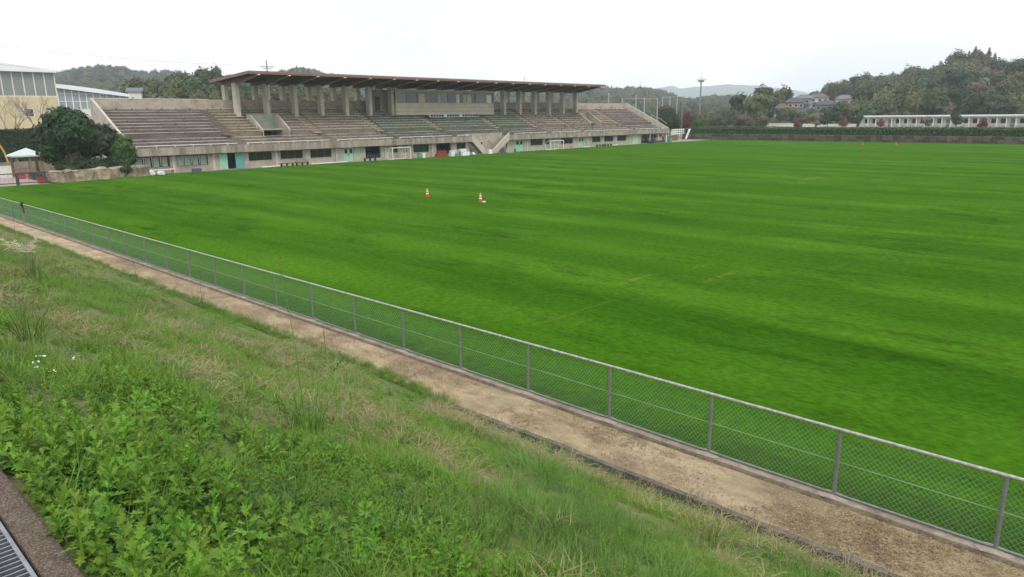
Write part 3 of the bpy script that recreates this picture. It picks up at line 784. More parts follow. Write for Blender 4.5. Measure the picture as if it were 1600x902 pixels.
# row of dark seats on a white board in front of the press box
MB().box(79.4, 90.4, 93.2, 93.6, 5.97, 6.03).build('seat_board', M_white, gs)
MB().box(79.4, 90.4, 93.62, 93.66, 6.03, 6.5).build('seat_backboard', mat('pale_blue_board', (0.5, 0.55, 0.6), (0.42, 0.47, 0.52), 2, .6), gs)
seat = MB(); seat.box(-.22, .22, -.2, .2, 0, .06).box(-.22, .22, .15, .2, .06, .36); seat_me = seat.mesh('seat', M_navy)
for i in range(18):
    if i in (5, 11): continue
    s_ = bpy.data.objects.new('seat', seat_me); link(s_, gs); s_.location = Vector((79.9 + i * .6, 93.38, 6.05)) - ORG[gs.name]
MB().tube((104.5, 95, 11.6), (104.5, 95, 13.4), .04, n=6).build('roof_antenna', M_grey, rf)

# ------------------------------------------------------------------ training goals, cones, benches and clutter at the foot of the stand
def goal(x0, y, w_, h_, label):
    rt = thing('training_goal', (x0 + w_ / 2, y, 0), label, 'goal', 'training goals at the stand')
    r_ = .055
    MB().path([(x0, y, 0), (x0, y, h_)], r_, 8).build('post', M_white, rt); MB().path([(x0 + w_, y, 0), (x0 + w_, y, h_)], r_, 8).build('post', M_white, rt)
    MB().tube((x0 - .05, y, h_), (x0 + w_ + .05, y, h_), r_, n=8).build('crossbar', M_white, rt)
    for x in (x0, x0 + w_):
        pts = [(x, y, h_)]
        for k in range(7):
            a = math.pi / 2 * k / 6
            pts.append((x, y + .45 + .75 * math.sin(a), h_ - .75 + .75 * math.cos(a)))
        pts += [(x, y + 1.2, .06), (x, y, .06)]
        MB().path(pts, .035, 6).build('side_hoop', M_white, rt)
    MB().tube((x0, y + 1.2, .06), (x0 + w_, y + 1.2, .06), .04, n=6).build('back_bar', M_white, rt)
    g = MB()
    for i in range(1, int(w_ / .3)): g.tube((x0 + i * .3, y + 1.18, .1), (x0 + i * .3, y + 1.18, h_ * .6), .006, n=3)
    for i in range(1, 5): g.tube((x0, y + 1.18, i * .22), (x0 + w_, y + 1.18, i * .22), .006, n=3)
    tag(g.build('net', mat('goal_net', (.4, .42, .38), (.3, .32, .28), 3, .8), rt), kind='stuff')
goal(64.6, 84.6, 3.3, 1.72, 'small white pipe goal standing before the dark doorway, left of the stairs')
goal(100.3, 84.9, 3.6, 1.6, 'small white pipe goal standing right of the stairs by the dark window')

def cone(x, y, label, h_=.68, bands=True, group=None):
    rt = thing('traffic_cone', (x, y, 0), label, 'traffic cone', group)
    MB().prism_z([(x - .17, y - .12), (x - .12, y - .17), (x + .12, y - .17), (x + .17, y - .12), (x + .17, y + .12), (x + .12, y + .17), (x - .12, y + .17), (x - .17, y + .12)], 0.0, .05).build('base', M_red if bands else M_orange, rt)
    def rr(t): return .135 * (1 - t) + .028 * t
    for a, b, w_ in ((0, .3, 0), (.3, .44, 1), (.44, .58, 0), (.58, .72, 1), (.72, .84, 0), (.84, .92, 1), (.92, 1, 0)):
        mt = (M_white if w_ and bands else (mat('cone_red', (.62, .07, .03), (.5, .05, .025), 3, .5) if bands else M_orange))
        MB().tube((x, y, .05 + (h_ - .05) * a), (x, y, .05 + (h_ - .05) * b), rr(a) + (.003 if w_ else 0), rr(b) + (.003 if w_ else 0), n=14).build('stripe' if w_ else 'cone_body', mt, rt)
cone(35.75, 42.72, 'red and white striped traffic cone, the left one, nearer the stand')
cone(35.93, 37.03, 'red and white striped traffic cone, the right one, nearer the fence')
MB().obox((36.1, 36.85, .03), .14, .1, .03, .4).build('white_tag', M_white, bpy.data.objects['traffic_cone.001'])
cone(147.3, 46.6, 'small orange cone at the far end, the left of the two', .58, False)
cone(149.0, 41.2, 'small orange cone at the far end, the right of the two', .55, False)

def lbench(x0, x1, y, label, mt=M_blk, h_=.42):
    rt = thing('team_bench', ((x0 + x1) / 2, y, 0), label, 'bench', 'low benches along the stand')
    MB().box(x0, x1, y - .2, y - .02, h_ - .05, h_).build('slat', mt, rt); MB().box(x0, x1, y + .02, y + .2, h_ - .05, h_).build('slat', mt, rt)
    for x in (x0 + .2, (x0 + x1) / 2, x1 - .2):
        MB().box(x - .03, x + .03, y - .2, y + .2, 0, h_ - .05).build('leg', M_dgrey, rt)
lbench(47.2, 49.2, 85.5, 'low black bench below the window right of the teal door')
lbench(49.4, 51.4, 85.5, 'low black bench, second one right of the teal door')
lbench(60.2, 62.4, 85.6, 'low dark bench left of the small goal, by the mint double door')
lbench(115.2, 117.6, 85.8, 'long dark bench below the dark windows near the right end of the stand')
lbench(117.9, 120.3, 85.8, 'dark bench end to end with another, nearer the right end of the stand')
lbench(133.5, 136.0, 85.9, 'low dark bench in front of the corner lobby')

def pipe(x0, y0, x1, y1, label, r_=.06):
    rt = thing('goal_pipe', ((x0 + x1) / 2, (y0 + y1) / 2, 0), label, 'pipe', 'white pipes on the ground')
    MB().tube((x0, y0, r_ + .08), (x1, y1, r_ + .08), r_, n=8).build('pipe', M_white, rt)
    for q in (.15, .85):
        x, y = x0 + (x1 - x0) * q, y0 + (y1 - y0) * q
        MB().box(x - .06, x + .06, y - .12, y + .12, 0, .08).build('block', M_conc, rt)
pipe(44.4, 84.9, 47.0, 85.2, 'short white pipe on the ground left of the black benches')
pipe(51.6, 85.1, 57.4, 85.5, 'long white pipe on the ground right of the black benches')
pipe(110.5, 85.6, 113.2, 85.7, 'white pipe on the ground right of the second goal')
pipe(120.6, 85.7, 122.6, 85.9, 'short white pipe beyond the long dark bench')

def crate(x, y, z, sx, sy, sz, mt, name, label, cat, group=None, rz=0.0):
    rt = thing(name, (x, y, z), label, cat, group)
    b = MB()
    b.obox((x, y, z + .02), sx / 2, sy / 2, .02, rz)
    cs, sn = math.cos(rz), math.sin(rz)
    def wall(dx, dy, hx, hy): b.obox((x + dx * cs - dy * sn, y + dx * sn + dy * cs, z + sz / 2 + .02), hx, hy, sz / 2 - .021, rz)
    wall(0, -sy / 2 + .015, sx / 2, .015); wall(0, sy / 2 - .015, sx / 2, .015); wall(-sx / 2 + .015, 0, .015, sy / 2 - .031); wall(sx / 2 - .015, 0, .015, sy / 2 - .031)
    b.build('body', mt, rt)
    r_ = MB()
    r_.obox((x - (-sy / 2) * sn * 1.04, y + (-sy / 2) * cs * 1.04, z + sz - .04), sx / 2 + .02, .015, .03, rz)
    r_.build('rim', mt, rt)
    return rt
k = 0
words = ('bottom left', 'bottom second', 'bottom third', 'bottom right', 'upper left', 'upper middle', 'upper right')
for lv, cnt in ((0, 4), (1, 3)):
    for i in range(cnt):
        crate(73.6 + i * .56 + lv * .26, 85.2 + rnd.uniform(-.05, .05), lv * .46, .52, .5, .44, M_red, 'red_crate', 'red crate in the stack left of the stairs, ' + words[k], 'crate', 'red crates by the stairs', rnd.uniform(-.08, .08)); k += 1
crate(76.4, 84.9, 0, .7, .5, .9, M_offwhite, 'white_bin', 'tall white bin just right of the red crates', 'bin')
crate(77.2, 84.6, 0, .8, .6, .3, M_green_box, 'green_tray', 'green tray on the ground right of the red crates', 'tray')
crate(78.9, 84.6, .0, 1.5, .5, .6, M_white, 'white_box', 'long white box on the ground at the foot of the left stair', 'box')
crate(78.8, 85.0, .62, 1.3, .45, .42, M_offwhite, 'white_box', 'white box stacked on top of the long one by the left stair', 'box')
MB().box(78.2, 79.5, 84.88, 85.2, 0, .6).build('stack_support', M_dgrey, bpy.data.objects['white_box.001'])
crate(70.1, 85.3, 0, .5, .4, .8, M_green_box, 'green_bin', 'green bin between the goal and the red crates', 'bin')
crate(70.8, 85.2, 0, .45, .4, .75, M_offwhite, 'grey_bin', 'grey white bin beside the green bin left of the red crates', 'bin')
crate(84.9, 85.0, 0, .75, .4, .75, M_white, 'white_box', 'white box standing between the feet of the two stairs', 'box')
crate(89.4, 84.9, 0, 1.8, .5, .7, mat('tan_box', (.4, .33, .25), (.33, .27, .2), 2, .8), 'tan_box', 'tan box on the ground right of the right stair', 'box')
crate(87.9, 84.8, 0, .6, .5, .6, M_blue, 'blue_crate', 'dark blue crate in front of the right stair, left of the tan box', 'crate')
crate(90.7, 84.9, 0, .5, .4, .6, M_blue, 'blue_crate', 'blue crate right of the tan box by the right stair', 'crate')
crate(36.4, 85.4, 0, 1.0, .5, .42, M_blue, 'blue_crate', 'flat blue box under the second curtained window', 'box')
crate(141.6, 85.3, 0, .8, .6, .9, M_green_box, 'green_bin', 'green white bin at the right corner of the stand', 'bin')

def bag(x, y, s_, mt, name, label, cat, seed, group=None, zf=.7):
    rr = random.Random(seed); import bmesh
    bm = bmesh.new(); bmesh.ops.create_icosphere(bm, subdivisions=3, radius=1)
    for v in bm.verts:
        q = 1 + .35 * noise.noise(v.co * 1.6 + Vector((seed * 3.1, 0, 0))) + .12 * noise.noise(v.co * 5)
        v.co = Vector((v.co.x * q * s_, v.co.y * q * s_ * .75, max(v.co.z * q, -.55) * s_ * zf))
    me = bpy.data.meshes.new(name); bm.to_mesh(me); bm.free(); me.materials.append(mt)
    me.polygons.foreach_set('use_smooth', [True] * len(me.polygons))
    o = bpy.data.objects.new(name, me); COL.objects.link(o); o.location = (x, y, .55 * s_ * zf); o.rotation_euler = (0, 0, rr.uniform(0, 6))
    return tag(o, label, cat, group)
M_bag = mat('white_bag', (.62, .62, .6), (.5, .5, .49), 3, .7); M_bag2 = mat('blue_grey_bag', (.28, .32, .4), (.2, .23, .3), 3, .7)
bag(30.9, 84.5, .55, M_bag, 'white_bag', 'crumpled white sack lying below the first curtained window', 'sack', 1)
bag(31.9, 84.3, .42, M_bag, 'white_bag', 'smaller white sack right of the crumpled one below the curtained window', 'sack', 2)
bag(80.0, 85.0, .45, M_bag2, 'equipment_bag', 'blue grey bag right of the white boxes by the left stair', 'bag', 3)
bag(80.8, 84.7, .4, M_bag, 'equipment_bag', 'white bag at the very foot of the left stair', 'bag', 4)
bag(77.5, 85.4, .5, M_bag2, 'equipment_bag', 'blue grey bag behind the green tray', 'bag', 5, zf=1.2)
bag(88.4, 84.6, .32, M_bag2, 'equipment_bag', 'blue grey bag between the blue crate and the tan box', 'bag', 6)
rt = thing('folding_table', (32.6, 85.4, 0), 'low pale table below the first curtained window', 'table')
MB().box(31.4, 33.8, 85.1, 85.7, .48, .54).build('table_top', M_offwhite, rt)
for x in (31.55, 33.65):
    for y in (85.15, 85.65): MB().box(x - .03, x + .03, y - .03, y + .03, 0, .48).build('leg', M_dgrey, rt)
# ------------------------------------------------------------------ foliage builders
def crown_mesh(name, lobes, nleaf, size, mt, seed, flat=0.35, core=True):
    """leaf sprays spread through the outer volume of several overlapping lobes; each lobe also holds an uneven inner mass of foliage"""
    rr = random.Random(seed); vs = []; fs = []
    tot = sum(l[3] * l[4] + l[3] * l[5] for l in lobes)
    for (cx, cy, cz, rx, ry, rz) in lobes:
        cnt = int(nleaf * (rx * ry + rx * rz) / tot)
        off = Vector((rr.uniform(0, 99), rr.uniform(0, 99), rr.uniform(0, 99)))
        if core:        # inner twig mass, open enough to stay inside the leaves
            k = len(vs); nu, nv = 9, 6
            for j in range(nv + 1):
                for i in range(nu):
                    a = 2 * math.pi * i / nu; b = math.pi * j / nv
                    d = Vector((math.sin(b) * math.cos(a), math.sin(b) * math.sin(a), math.cos(b)))
                    q = 0.74 + 0.22 * noise.noise(d * 2.2 + off)
                    vs.append((cx + d.x * rx * q, cy + d.y * ry * q, cz + d.z * rz * q))
            for j in range(nv):
                for i in range(nu):
                    i2 = (i + 1) % nu
                    fs.append((k + j * nu + i, k + j * nu + i2, k + (j + 1) * nu + i2, k + (j + 1) * nu + i))
        for _ in range(cnt):
            d = Vector((rr.gauss(0, 1), rr.gauss(0, 1), rr.gauss(0, 1) + 0.25)).normalized()
            q = 1 + 0.30 * noise.noise(d * 1.9 + off) + 0.18 * noise.noise(d * 4.7 + off)
            q *= rr.uniform(0.78, 1.06) if rr.random() < .8 else rr.uniform(1.0, 1.14)
            c = Vector((cx + d.x * rx * q, cy + d.y * ry * q, cz + d.z * rz * q))
            nrm = (d + Vector((rr.uniform(-1, 1), rr.uniform(-1, 1), rr.uniform(-.6, 1.1))) * 0.5).normalized()
            u = nrm.orthogonal().normalized(); u = Matrix.Rotation(rr.uniform(0, 6.28), 3, nrm) @ u; v = nrm.cross(u)
            s = size * rr.uniform(.55, 1.35); s2 = s * rr.uniform(.45, .9)
            k = len(vs)
            vs += [tuple(c - u * s), tuple(c + v * s2 * .8 - nrm * s * flat * .4), tuple(c + u * s * rr.uniform(.7, 1.1)), tuple(c - v * s2 - nrm * s * flat * .4)]
            fs.append((k, k + 1, k + 2, k + 3))
    me = bpy.data.meshes.new(name); me.from_pydata(vs, [], fs); me.materials.append(mt); me.update()
    return me

def limb_mesh(name, h, r, spread, nl, mt, seed, z_first=.35):
    rr = random.Random(seed); g = MB()
    pts = [Vector((0, 0, -.3))]
    for i in range(1, 5): pts.append(Vector((rr.uniform(-.06, .06) * h * i / 4, rr.uniform(-.06, .06) * h * i / 4, h * .8 * i / 4)))
    for i in range(4): g.tube(pts[i], pts[i + 1], r * (1 - .2 * i), r * (1 - .2 * (i + 1)), 7, False)
    for i in range(nl):
        t_ = z_first + (1 - z_first) * rr.random(); k = min(int(t_ * 4), 3); p0 = pts[k].lerp(pts[k + 1], t_ * 4 - k)
        a = rr.uniform(0, 6.28); e = p0 + Vector((math.cos(a) * spread * rr.uniform(.5, 1), math.sin(a) * spread * rr.uniform(.5, 1), h * rr.uniform(.1, .3)))
        mid = p0.lerp(e, .5) + Vector((0, 0, .05 * h))
        g.tube(p0, mid, r * .45, r * .3, 5, False); g.tube(mid, e, r * .3, r * .1, 5, False)
    return g.mesh(name, mt, smooth=True, fix=False)

def tree(name, loc, crown, trunk, label, cat='tree', group=None, s=1.0, rz=0.0, sz=None, trunk_name='trunk'):
    o = bpy.data.objects.new(name, None); COL.objects.link(o); o.empty_display_size = .5
    o.location = loc; o.scale = (s, s, sz or s); o.rotation_euler = (0, 0, rz)
    tag(o, label, cat, group)
    if trunk: link(bpy.data.objects.new(trunk_name, trunk), o)
    if crown: link(bpy.data.objects.new('crown', crown), o)
    return o

def rand_lobes(seed, w_, h_, n_, z0=.45):
    rr = random.Random(seed); out = [(0, 0, h_ * (z0 + (1 - z0) * .5), w_ * .62, w_ * .62, h_ * (1 - z0) * .55)]
    for i in range(n_):
        a = 2 * math.pi * i / n_ + rr.uniform(-.4, .4); d = w_ * rr.uniform(.3, .55)
        q = w_ * rr.uniform(.3, .5)
        out.append((math.cos(a) * d, math.sin(a) * d, h_ * rr.uniform(z0 + .02, .86), q, q, q * rr.uniform(.65, .9)))
    return out

L_ever = leaf_mat('leaf_evergreen', (0.011, 0.032, 0.009), (0.028, 0.060, 0.016), transl=.1, objrand=.12)
L_camel = leaf_mat('leaf_bright_evergreen', (0.025, 0.065, 0.014), (0.06, 0.125, 0.028), transl=.15, objrand=.12)
L_dull = leaf_mat('leaf_dull_green', (0.050, 0.078, 0.030), (0.072, 0.102, 0.040), transl=.15, objrand=.25)
L_olive = leaf_mat('leaf_olive', (0.085, 0.096, 0.030), (0.118, 0.125, 0.042), transl=.15, objrand=.25)
L_brown = leaf_mat('leaf_russet', (0.10, 0.086, 0.05), (0.132, 0.108, 0.062), transl=.15, objrand=.25)
L_dark = leaf_mat('leaf_dark_conifer', (0.016, 0.034, 0.02), (0.035, 0.058, 0.032), transl=.05, objrand=.2)
L_red = leaf_mat('leaf_red', (0.13, 0.04, 0.032), (0.2, 0.065, 0.046), transl=.2, objrand=.2)
L_hedge = leaf_mat('leaf_hedge', (0.022, 0.06, 0.015), (0.055, 0.115, 0.028), transl=.1, objrand=.15)
L_hedge_lt = leaf_mat('leaf_hedge_light', (0.06, 0.12, 0.022), (0.11, 0.185, 0.04), transl=.15, objrand=.15)

# ---- evergreen group and stone edging left of the stand
def near_tree(name, loc, lobes, nleaf, size, mt, seed, th, tr, label, cat='tree'):
    return tree(name, loc, crown_mesh('crown', lobes, nleaf, size, mt, seed), limb_mesh('trunk', th, tr, th * .35, 8, M_bark_lt, seed) if th else None, label, cat)
near_tree('evergreen_tree', (24.1, 87.6, 0), [(0, 0, 4.9, 2.6, 2.6, 2.1), (-1.4, .2, 4.1, 1.5, 1.8, 1.6), (1.5, -.3, 4.4, 1.7, 1.8, 1.7), (.1, 0, 6.1, 1.7, 1.8, 1.2), (-1.9, 0, 2.9, 1.1, 1.3, 1.1), (2.0, 0, 3.2, 1.2, 1.4, 1.1)], 8000, .24, L_ever, 21, 5.2, .2, 'tall dark round evergreen tree left of the stand, beside the little shelter')
near_tree('evergreen_tree', (27.0, 87.2, 0), [(0, 0, 3.9, 1.7, 1.8, 1.5), (-1.1, 0, 4.2, 1.2, 1.5, 1.2), (1.1, 0, 3.3, 1.1, 1.5, 1.3), (.1, .3, 4.7, 1.1, 1.2, .8)], 5500, .22, L_ever, 22, 3.9, .15, 'lower dark evergreen tree between the tall one and the stand wall')
near_tree('evergreen_tree', (28.6, 85.6, 0), [(0, 0, 2.5, 1.25, 1.3, 1.4), (.1, .2, 3.4, .9, 1.0, 1.0), (-.2, 0, 1.5, 1.25, 1.3, 1.1)], 3600, .19, L_camel, 23, 2.6, .1, 'brighter green bushy tree touching the left end of the stand')
for i, (x, y, rx, rz_, lb) in enumerate(((25.6, 84.9, 2.0, 1.0, 'low clipped dome shrub behind the stone edging, the widest'), (22.9, 85.2, 1.1, .8, 'small dark shrub under the tall evergreen tree'), (27.9, 84.5, .9, .7, 'small dark shrub at the right end of the stone edging'))):
    tree('dome_shrub', (x, y, .5), crown_mesh('crown', [(0, 0, rz_ * .6, rx, 1.3, rz_)], 2600, .12, L_ever, 30 + i), None, lb, 'shrub', 'dome shrubs by the stand')
rt = thing('stone_edging', (24, 82.9, 0), 'low rock edging of big tan boulders below the evergreen trees', 'rock wall')
import bmesh
bx = 20.5; i = 0
while bx < 29.2:
    wd = rnd.uniform(.9, 2.1); yy = 82.9 + (bx - 20.5) * .17
    bm = bmesh.new(); bmesh.ops.create_icosphere(bm, subdivisions=3, radius=1)
    for v in bm.verts:
        q = 1 + .3 * noise.noise(v.co * 1.3 + Vector((i * 7.3, 0, 0))) + .16 * noise.noise(v.co * 3.3 + Vector((i, 3, 0))) + .07 * noise.noise(v.co * 8 + Vector((i, 3, 5)))
        e = Vector([math.copysign(abs(c) ** .38, c) for c in v.co])
        v.co = Vector((e.x * q * wd * .53, e.y * q * .6, e.z * q * .66))
    me = bpy.data.meshes.new('boulder'); bm.to_mesh(me); bm.free(); me.materials.append(M_stone)
    b = bpy.data.objects.new('boulder', me); link(b, rt); b.location = Vector((bx + wd / 2, yy, .55 + rnd.uniform(-.1, .1))) - ORG[rt.name]
    bx += wd * .94; i += 1
MB().prism_z([(20.7, 83.3), (29.8, 84.6), (29.8, 90), (20.7, 90)], -.3, .75).build('planting_bed', mat('bed_soil', (.05, .045, .03), (.03, .028, .02), 3, .95), rt)

# ------------------------------------------------------------------ far left: paved corner, low fence, shelter, hedge, buildings
g = MB(); g.quad((4, 82.2, .006), (20.5, 82.2, .006), (20.5, 118, .006), (4, 118, .006)); tag(g.build('pavement', M_paving, fix=False), kind='structure')
rt = thing('pipe_barrier', (15, 82.5, 0), 'low dark pipe barrier along the paved corner at the left edge', 'barrier')
def fl(x): return 82.4 + (x - 9.0) * .01
for x in (9.0, 11.2, 13.4, 15.6, 17.8, 20.2):
    w_ = .12 if x == 17.8 else .045
    MB().box(x - w_, x + w_, fl(x) - w_, fl(x) + w_, 0, 1.12).build('post', M_dgrey, rt)
for z in (1.12, .2): MB().tube((9, fl(9), z), (20.5, fl(20.5), z), .05, n=6).build('rail', M_dgrey, rt)
for i in range(34):
    x = 9.15 + i * .33; MB().tube((x, fl(x), .2), (x, fl(x), 1.12), .012, n=4).build('bar', M_grey, rt)
rt = thing('shelter', (21.7, 95, 0), 'small open shelter with a pale mint hipped roof at the left edge', 'shelter')
cx_, cy_, hw = 21.7, 95.0, 1.6
g = MB(); ap = (cx_ + .1, cy_, 3.15)
cs = [(cx_ - hw, cy_ - hw, 2.35), (cx_ + hw, cy_ - hw, 2.35), (cx_ + hw, cy_ + hw, 2.35), (cx_ - hw, cy_ + hw, 2.35)]
for i in range(4): g.tri(cs[i], cs[(i + 1) % 4], ap)
g.box(cx_ - hw, cx_ + hw, cy_ - hw, cy_ + hw, 2.22, 2.345)
g.build('roof', mat('mint_roof', (.5, .58, .53), (.42, .5, .46), 1, .5), rt)
for dx, dy in ((-1.2, -1.2), (1.2, -1.2), (1.2, 1.2), (-1.2, 1.2), (0, -1.2)):
    MB().box(cx_ + dx - .13, cx_ + dx + .13, cy_ + dy - .13, cy_ + dy + .13, 0, 2.22).build('post', mat('timber_post', (.28, .21, .14), (.2, .15, .1), 3, .8), rt)
for j in (.45, .85): MB().box(cx_ - 1.2, cx_ + 1.2, cy_ + .6, cy_ + 1.0, j - .06, j).build('seat', M_bark_lt, rt)
rt = thing('low_wall', (16, 100, 0), 'low grey wall behind the shelter at the left edge', 'wall')
x = 6.0
while x < 24: MB().box(x + .01, x + 1.19, 99.4, 99.7, 0, 1.45).build('panel', M_conc_dk, rt); x += 1.2
crate(19.4, 94.4, 0, 1.0, .8, 1.3, M_offwhite, 'utility_cabinet', 'grey white cabinet standing left of the shelter', 'cabinet')
for i, (x, y, lb) in enumerate(((20.0, 83.2, 'red plastic barrier at the left of the rock edging'), (20.2, 91.6, 'red plastic barrier under the front of the shelter roof'), (21.0, 90.8, 'second red plastic barrier beside the shelter posts'))):
    rt = thing('road_barrier', (x, y, 0), lb, 'barrier', 'red barriers by the shelter')
    MB().prism_x([(y - .28, 0), (y - .28, .12), (y - .1, .3), (y - .07, .6), (y + .07, .6), (y + .1, .3), (y + .28, .12), (y + .28, 0)], x - .32, x + .32).build('body', M_red, rt)
    MB().box(x - .28, x + .28, y - .06, y + .06, .602, .66).build('handle', M_dgrey, rt)
rt = thing('digger_arm', (22.0, 104, 0), 'yellow machine arm just visible at the left edge', 'machine')
MB().path([(20.9, 104, 4.3), (21.6, 104, 2.4), (22.0, 104, .2)], .09, 6).build('arm', mat('machine_yellow', (.6, .36, .03), (.5, .3, .025), 2, .5), rt)
MB().box(21.2, 23.2, 103.6, 105, .0, .5).build('base', M_dgrey, rt)

def hedge(name, p0, p1, wd, z0, z1, label, mt, size=.12, dens=55, seed=1, cat='hedge', group=None):
    """clipped hedge: box of leaf sprays round a solid inner mass"""
    rr = random.Random(seed); p0 = Vector(p0); p1 = Vector(p1); d = p1 - p0; ln = d.length; d.normalize(); nrm = Vector((-d.y, d.x, 0))
    loc = (p0.x, p0.y, z0); vs = []; fs = []; h_ = z1 - z0
    def wob(t_, k): return .12 * noise.noise((t_ * .5 + seed * 7, k * 3.3, 0)) + .08 * noise.noise((t_ * 1.9, k * 5.1 + seed, 0))
    area = ln * (wd + 2 * h_)
    def put(c, n0):
        n1 = (n0 + Vector((rr.uniform(-1, 1), rr.uniform(-1, 1), rr.uniform(-1, 1))) * .7).normalized()
        u = Matrix.Rotation(rr.uniform(0, 6.28), 3, n1) @ n1.orthogonal().normalized(); v = n1.cross(u); s = size * rr.uniform(.6, 1.4); k = len(vs)
        vs.extend([tuple(c - u * s), tuple(c + v * s * .7), tuple(c + u * s), tuple(c - v * s * .7)]); fs.append((k, k + 1, k + 2, k + 3))
    for _ in range(int(area * dens)):
        t_ = rr.uniform(0, ln); k = rr.uniform(0, wd + 2 * h_)
        if k < wd: put(Vector((0, 0, h_ + wob(t_, 1) + rr.uniform(-.1, .06))) + d * t_ + nrm * (k - wd / 2), Vector((0, 0, 1)))
        else:
            sg = 1 if k < wd + h_ else -1; zz = rr.uniform(0, h_)
            put(Vector((0, 0, zz)) + d * t_ + nrm * sg * (wd / 2 + wob(t_, sg * 2 + zz) + rr.uniform(-.1, .05)), nrm * sg)
    me = bpy.data.meshes.new('foliage'); me.from_pydata(vs, [], fs); me.materials.append(mt)
    o = bpy.data.objects.new(name, None); COL.objects.link(o); o.location = loc; ORG[o.name] = Vector(loc)
    tag(o, label, cat, group)
    link(bpy.data.objects.new('foliage', me), o)
    b = MB(); kk = wd / 2 - .12
    c = [p0 + nrm * kk, p1 + nrm * kk, p1 - nrm * kk, p0 - nrm * kk]
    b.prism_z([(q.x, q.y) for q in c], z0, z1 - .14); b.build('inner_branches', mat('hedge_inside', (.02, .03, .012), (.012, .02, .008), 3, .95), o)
    return o
hedge('tall_hedge', (2, 116, 0), (34, 116, 0), 3.0, 0, 5.0, 'tall dark hedge below the yellow building', L_ever, .24, 9, 3)

# yellow building with glazed upper storey and arched white roof
bx0, bx1, by, bzm, bzt = 8.0, 39.2, 145.0, 10.0, 14.1
yb = thing('yellow_building', (24, by, 0), 'yellow panelled building with glazed upper storey and arched white roof, left edge', 'building')
for i in range(13):
    x0 = bx0 + i * (bx1 - bx0) / 13; x1 = x0 + (bx1 - bx0) / 13
    for j, (z0, z1) in enumerate(((0, 3.3), (3.3, 6.6), (6.6, bzm))):
        MB().box(x0 + .012, x1 - .012, by, by + .3, z0 + .012, z1 - .012).build('wall_panel', M_yellow_tile, yb)
MB().box(bx0, bx1, by + .3, by + 22, 0, bzm - .05).build('wall_core', M_yellow_tile, yb)
for wx in (34.6, 28.4, 22.0, 16.0):
    wn = MB().box(wx - .75, wx + .75, by - .05, by + .02, 6.7, 8.2).build('window', M_offwhite, yb)
    MB().box(wx - .62, wx + .62, by - .06, by - .051, 6.83, 8.07).build('pane', glass_mat('brown_glass', (.09, .07, .06)), wn)
M_cream = mat('cream_mullion', (.62, .58, .45), (.55, .5, .4), 1, .7)
for i in range(21):
    x0 = bx0 + i * (bx1 - bx0) / 20
    MB().box(x0 - .09, x0 + .09, by + .1, by + .3, bzm, bzt).build('mullion', M_cream, yb)
    if i < 20:
        MB().box(x0 + .09, x0 + (bx1 - bx0) / 20 - .09, by + .2, by + .24, bzm, bzt).build('pane', glass_mat('grey_green_glass', (.22, .26, .25), .25, .5), yb)
MB().box(bx0, bx1, by - .02, by + .3, bzm - .012, bzm + .25).build('sill', M_cream, yb)
MB().box(bx1 - .2, bx1, by + .3, by + 22, bzm, bzt).build('end_wall', M_cream, yb)
arch = [(bx0, bzt), (bx1 + .3, bzt), (bx1 + .3, bzt + .25)]
for k in range(1, 13):
    t_ = k / 12; arch.append((bx1 + .3 - t_ * (bx1 - bx0), bzt + .25 + 2.9 * math.sin(t_ * math.pi / 2)))
MB().prism_y(arch, by - .6, by + 22).build('roof', mat('white_roof', (.74, .76, .78), (.68, .7, .72), .2, .5), yb)
# white curved-roof hall behind
wb = thing('white_hall', (55, 182, 0), 'white hall with a long curved roof and a band of glazing behind the evergreens', 'building')
hx0, hx1, hy = 46, 63, 180
hp = []
for k in range(9):
    t_ = k / 8; hp.append((hx0 + t_ * (hx1 - hx0), 13.9 - 2.1 * t_ ** 1.4))
MB().prism_y([(hx0, 13.2)] + hp + [(hx1, 11.2)], hy - 1, hy + 20).build('roof', MATS['white_roof'], wb)
MB().box(hx0, hx1 - .2, hy + .1, hy + 19, 0, 8.6).build('wall', M_offwhite, wb)
for i in range(13):
    x0 = hx0 + i * (hx1 - hx0 - .4) / 12; zt2 = 13.5 - 2.2 * (i / 12)
    MB().box(x0 - .1, x0 + .1, hy, hy + .2, 8.6, zt2).build('mullion', M_white, wb)
    if i < 12: MB().box(x0 + .1, x0 + (hx1 - hx0 - .4) / 12 - .1, hy + .08, hy + .12, 8.6, zt2 - .15).build('pane', glass_mat('hall_glass', (.3, .36, .4), .2, .5), wb)
for i in range(2): MB().box(hx0, hx1 - .3, hy - .02, hy + .09, 10.1 + i * .0 + i * 1.6, 10.2 + i * 1.6).build('transom', M_white, wb)
MB().box(57, 60, 174, 178, 0, 6.5).build('annex', M_offwhite, wb)

# bare trees before the yellow building
def bare_mesh(seed, h_):
    rr = random.Random(seed); g = MB()
    def grow(p, d, ln, r_, lv):
        e = p + d * ln; g.tube(p, e, r_, r_ * .68, 5 if lv < 2 else 3, False)
        if lv >= 5: return
        for _ in range(3 if lv < 4 else 2):
            nd = (d + Vector((rr.uniform(-1, 1), rr.uniform(-1, 1), rr.uniform(-.3, .6))) * .75).normalized()
            grow(e, nd, ln * rr.uniform(.6, .82), r_ * .6, lv + 1)
    grow(Vector((0, 0, 0)), Vector((0, 0, 1)), h_ * .28, h_ * .016, 0)
    return g.mesh('branches', M_bark_lt, fix=False)
for i, (x, y, h_, lb) in enumerate(((30.6, 124, 12, 'bare branching tree before the yellow wall, left of the dark evergreen'), (26.0, 122, 12, 'bare branching tree at the left edge before the yellow wall'))):
    o = tree('bare_tree', (x, y, 0), None, bare_mesh(60 + i, h_), lb, 'tree', 'bare trees', trunk_name='branches')

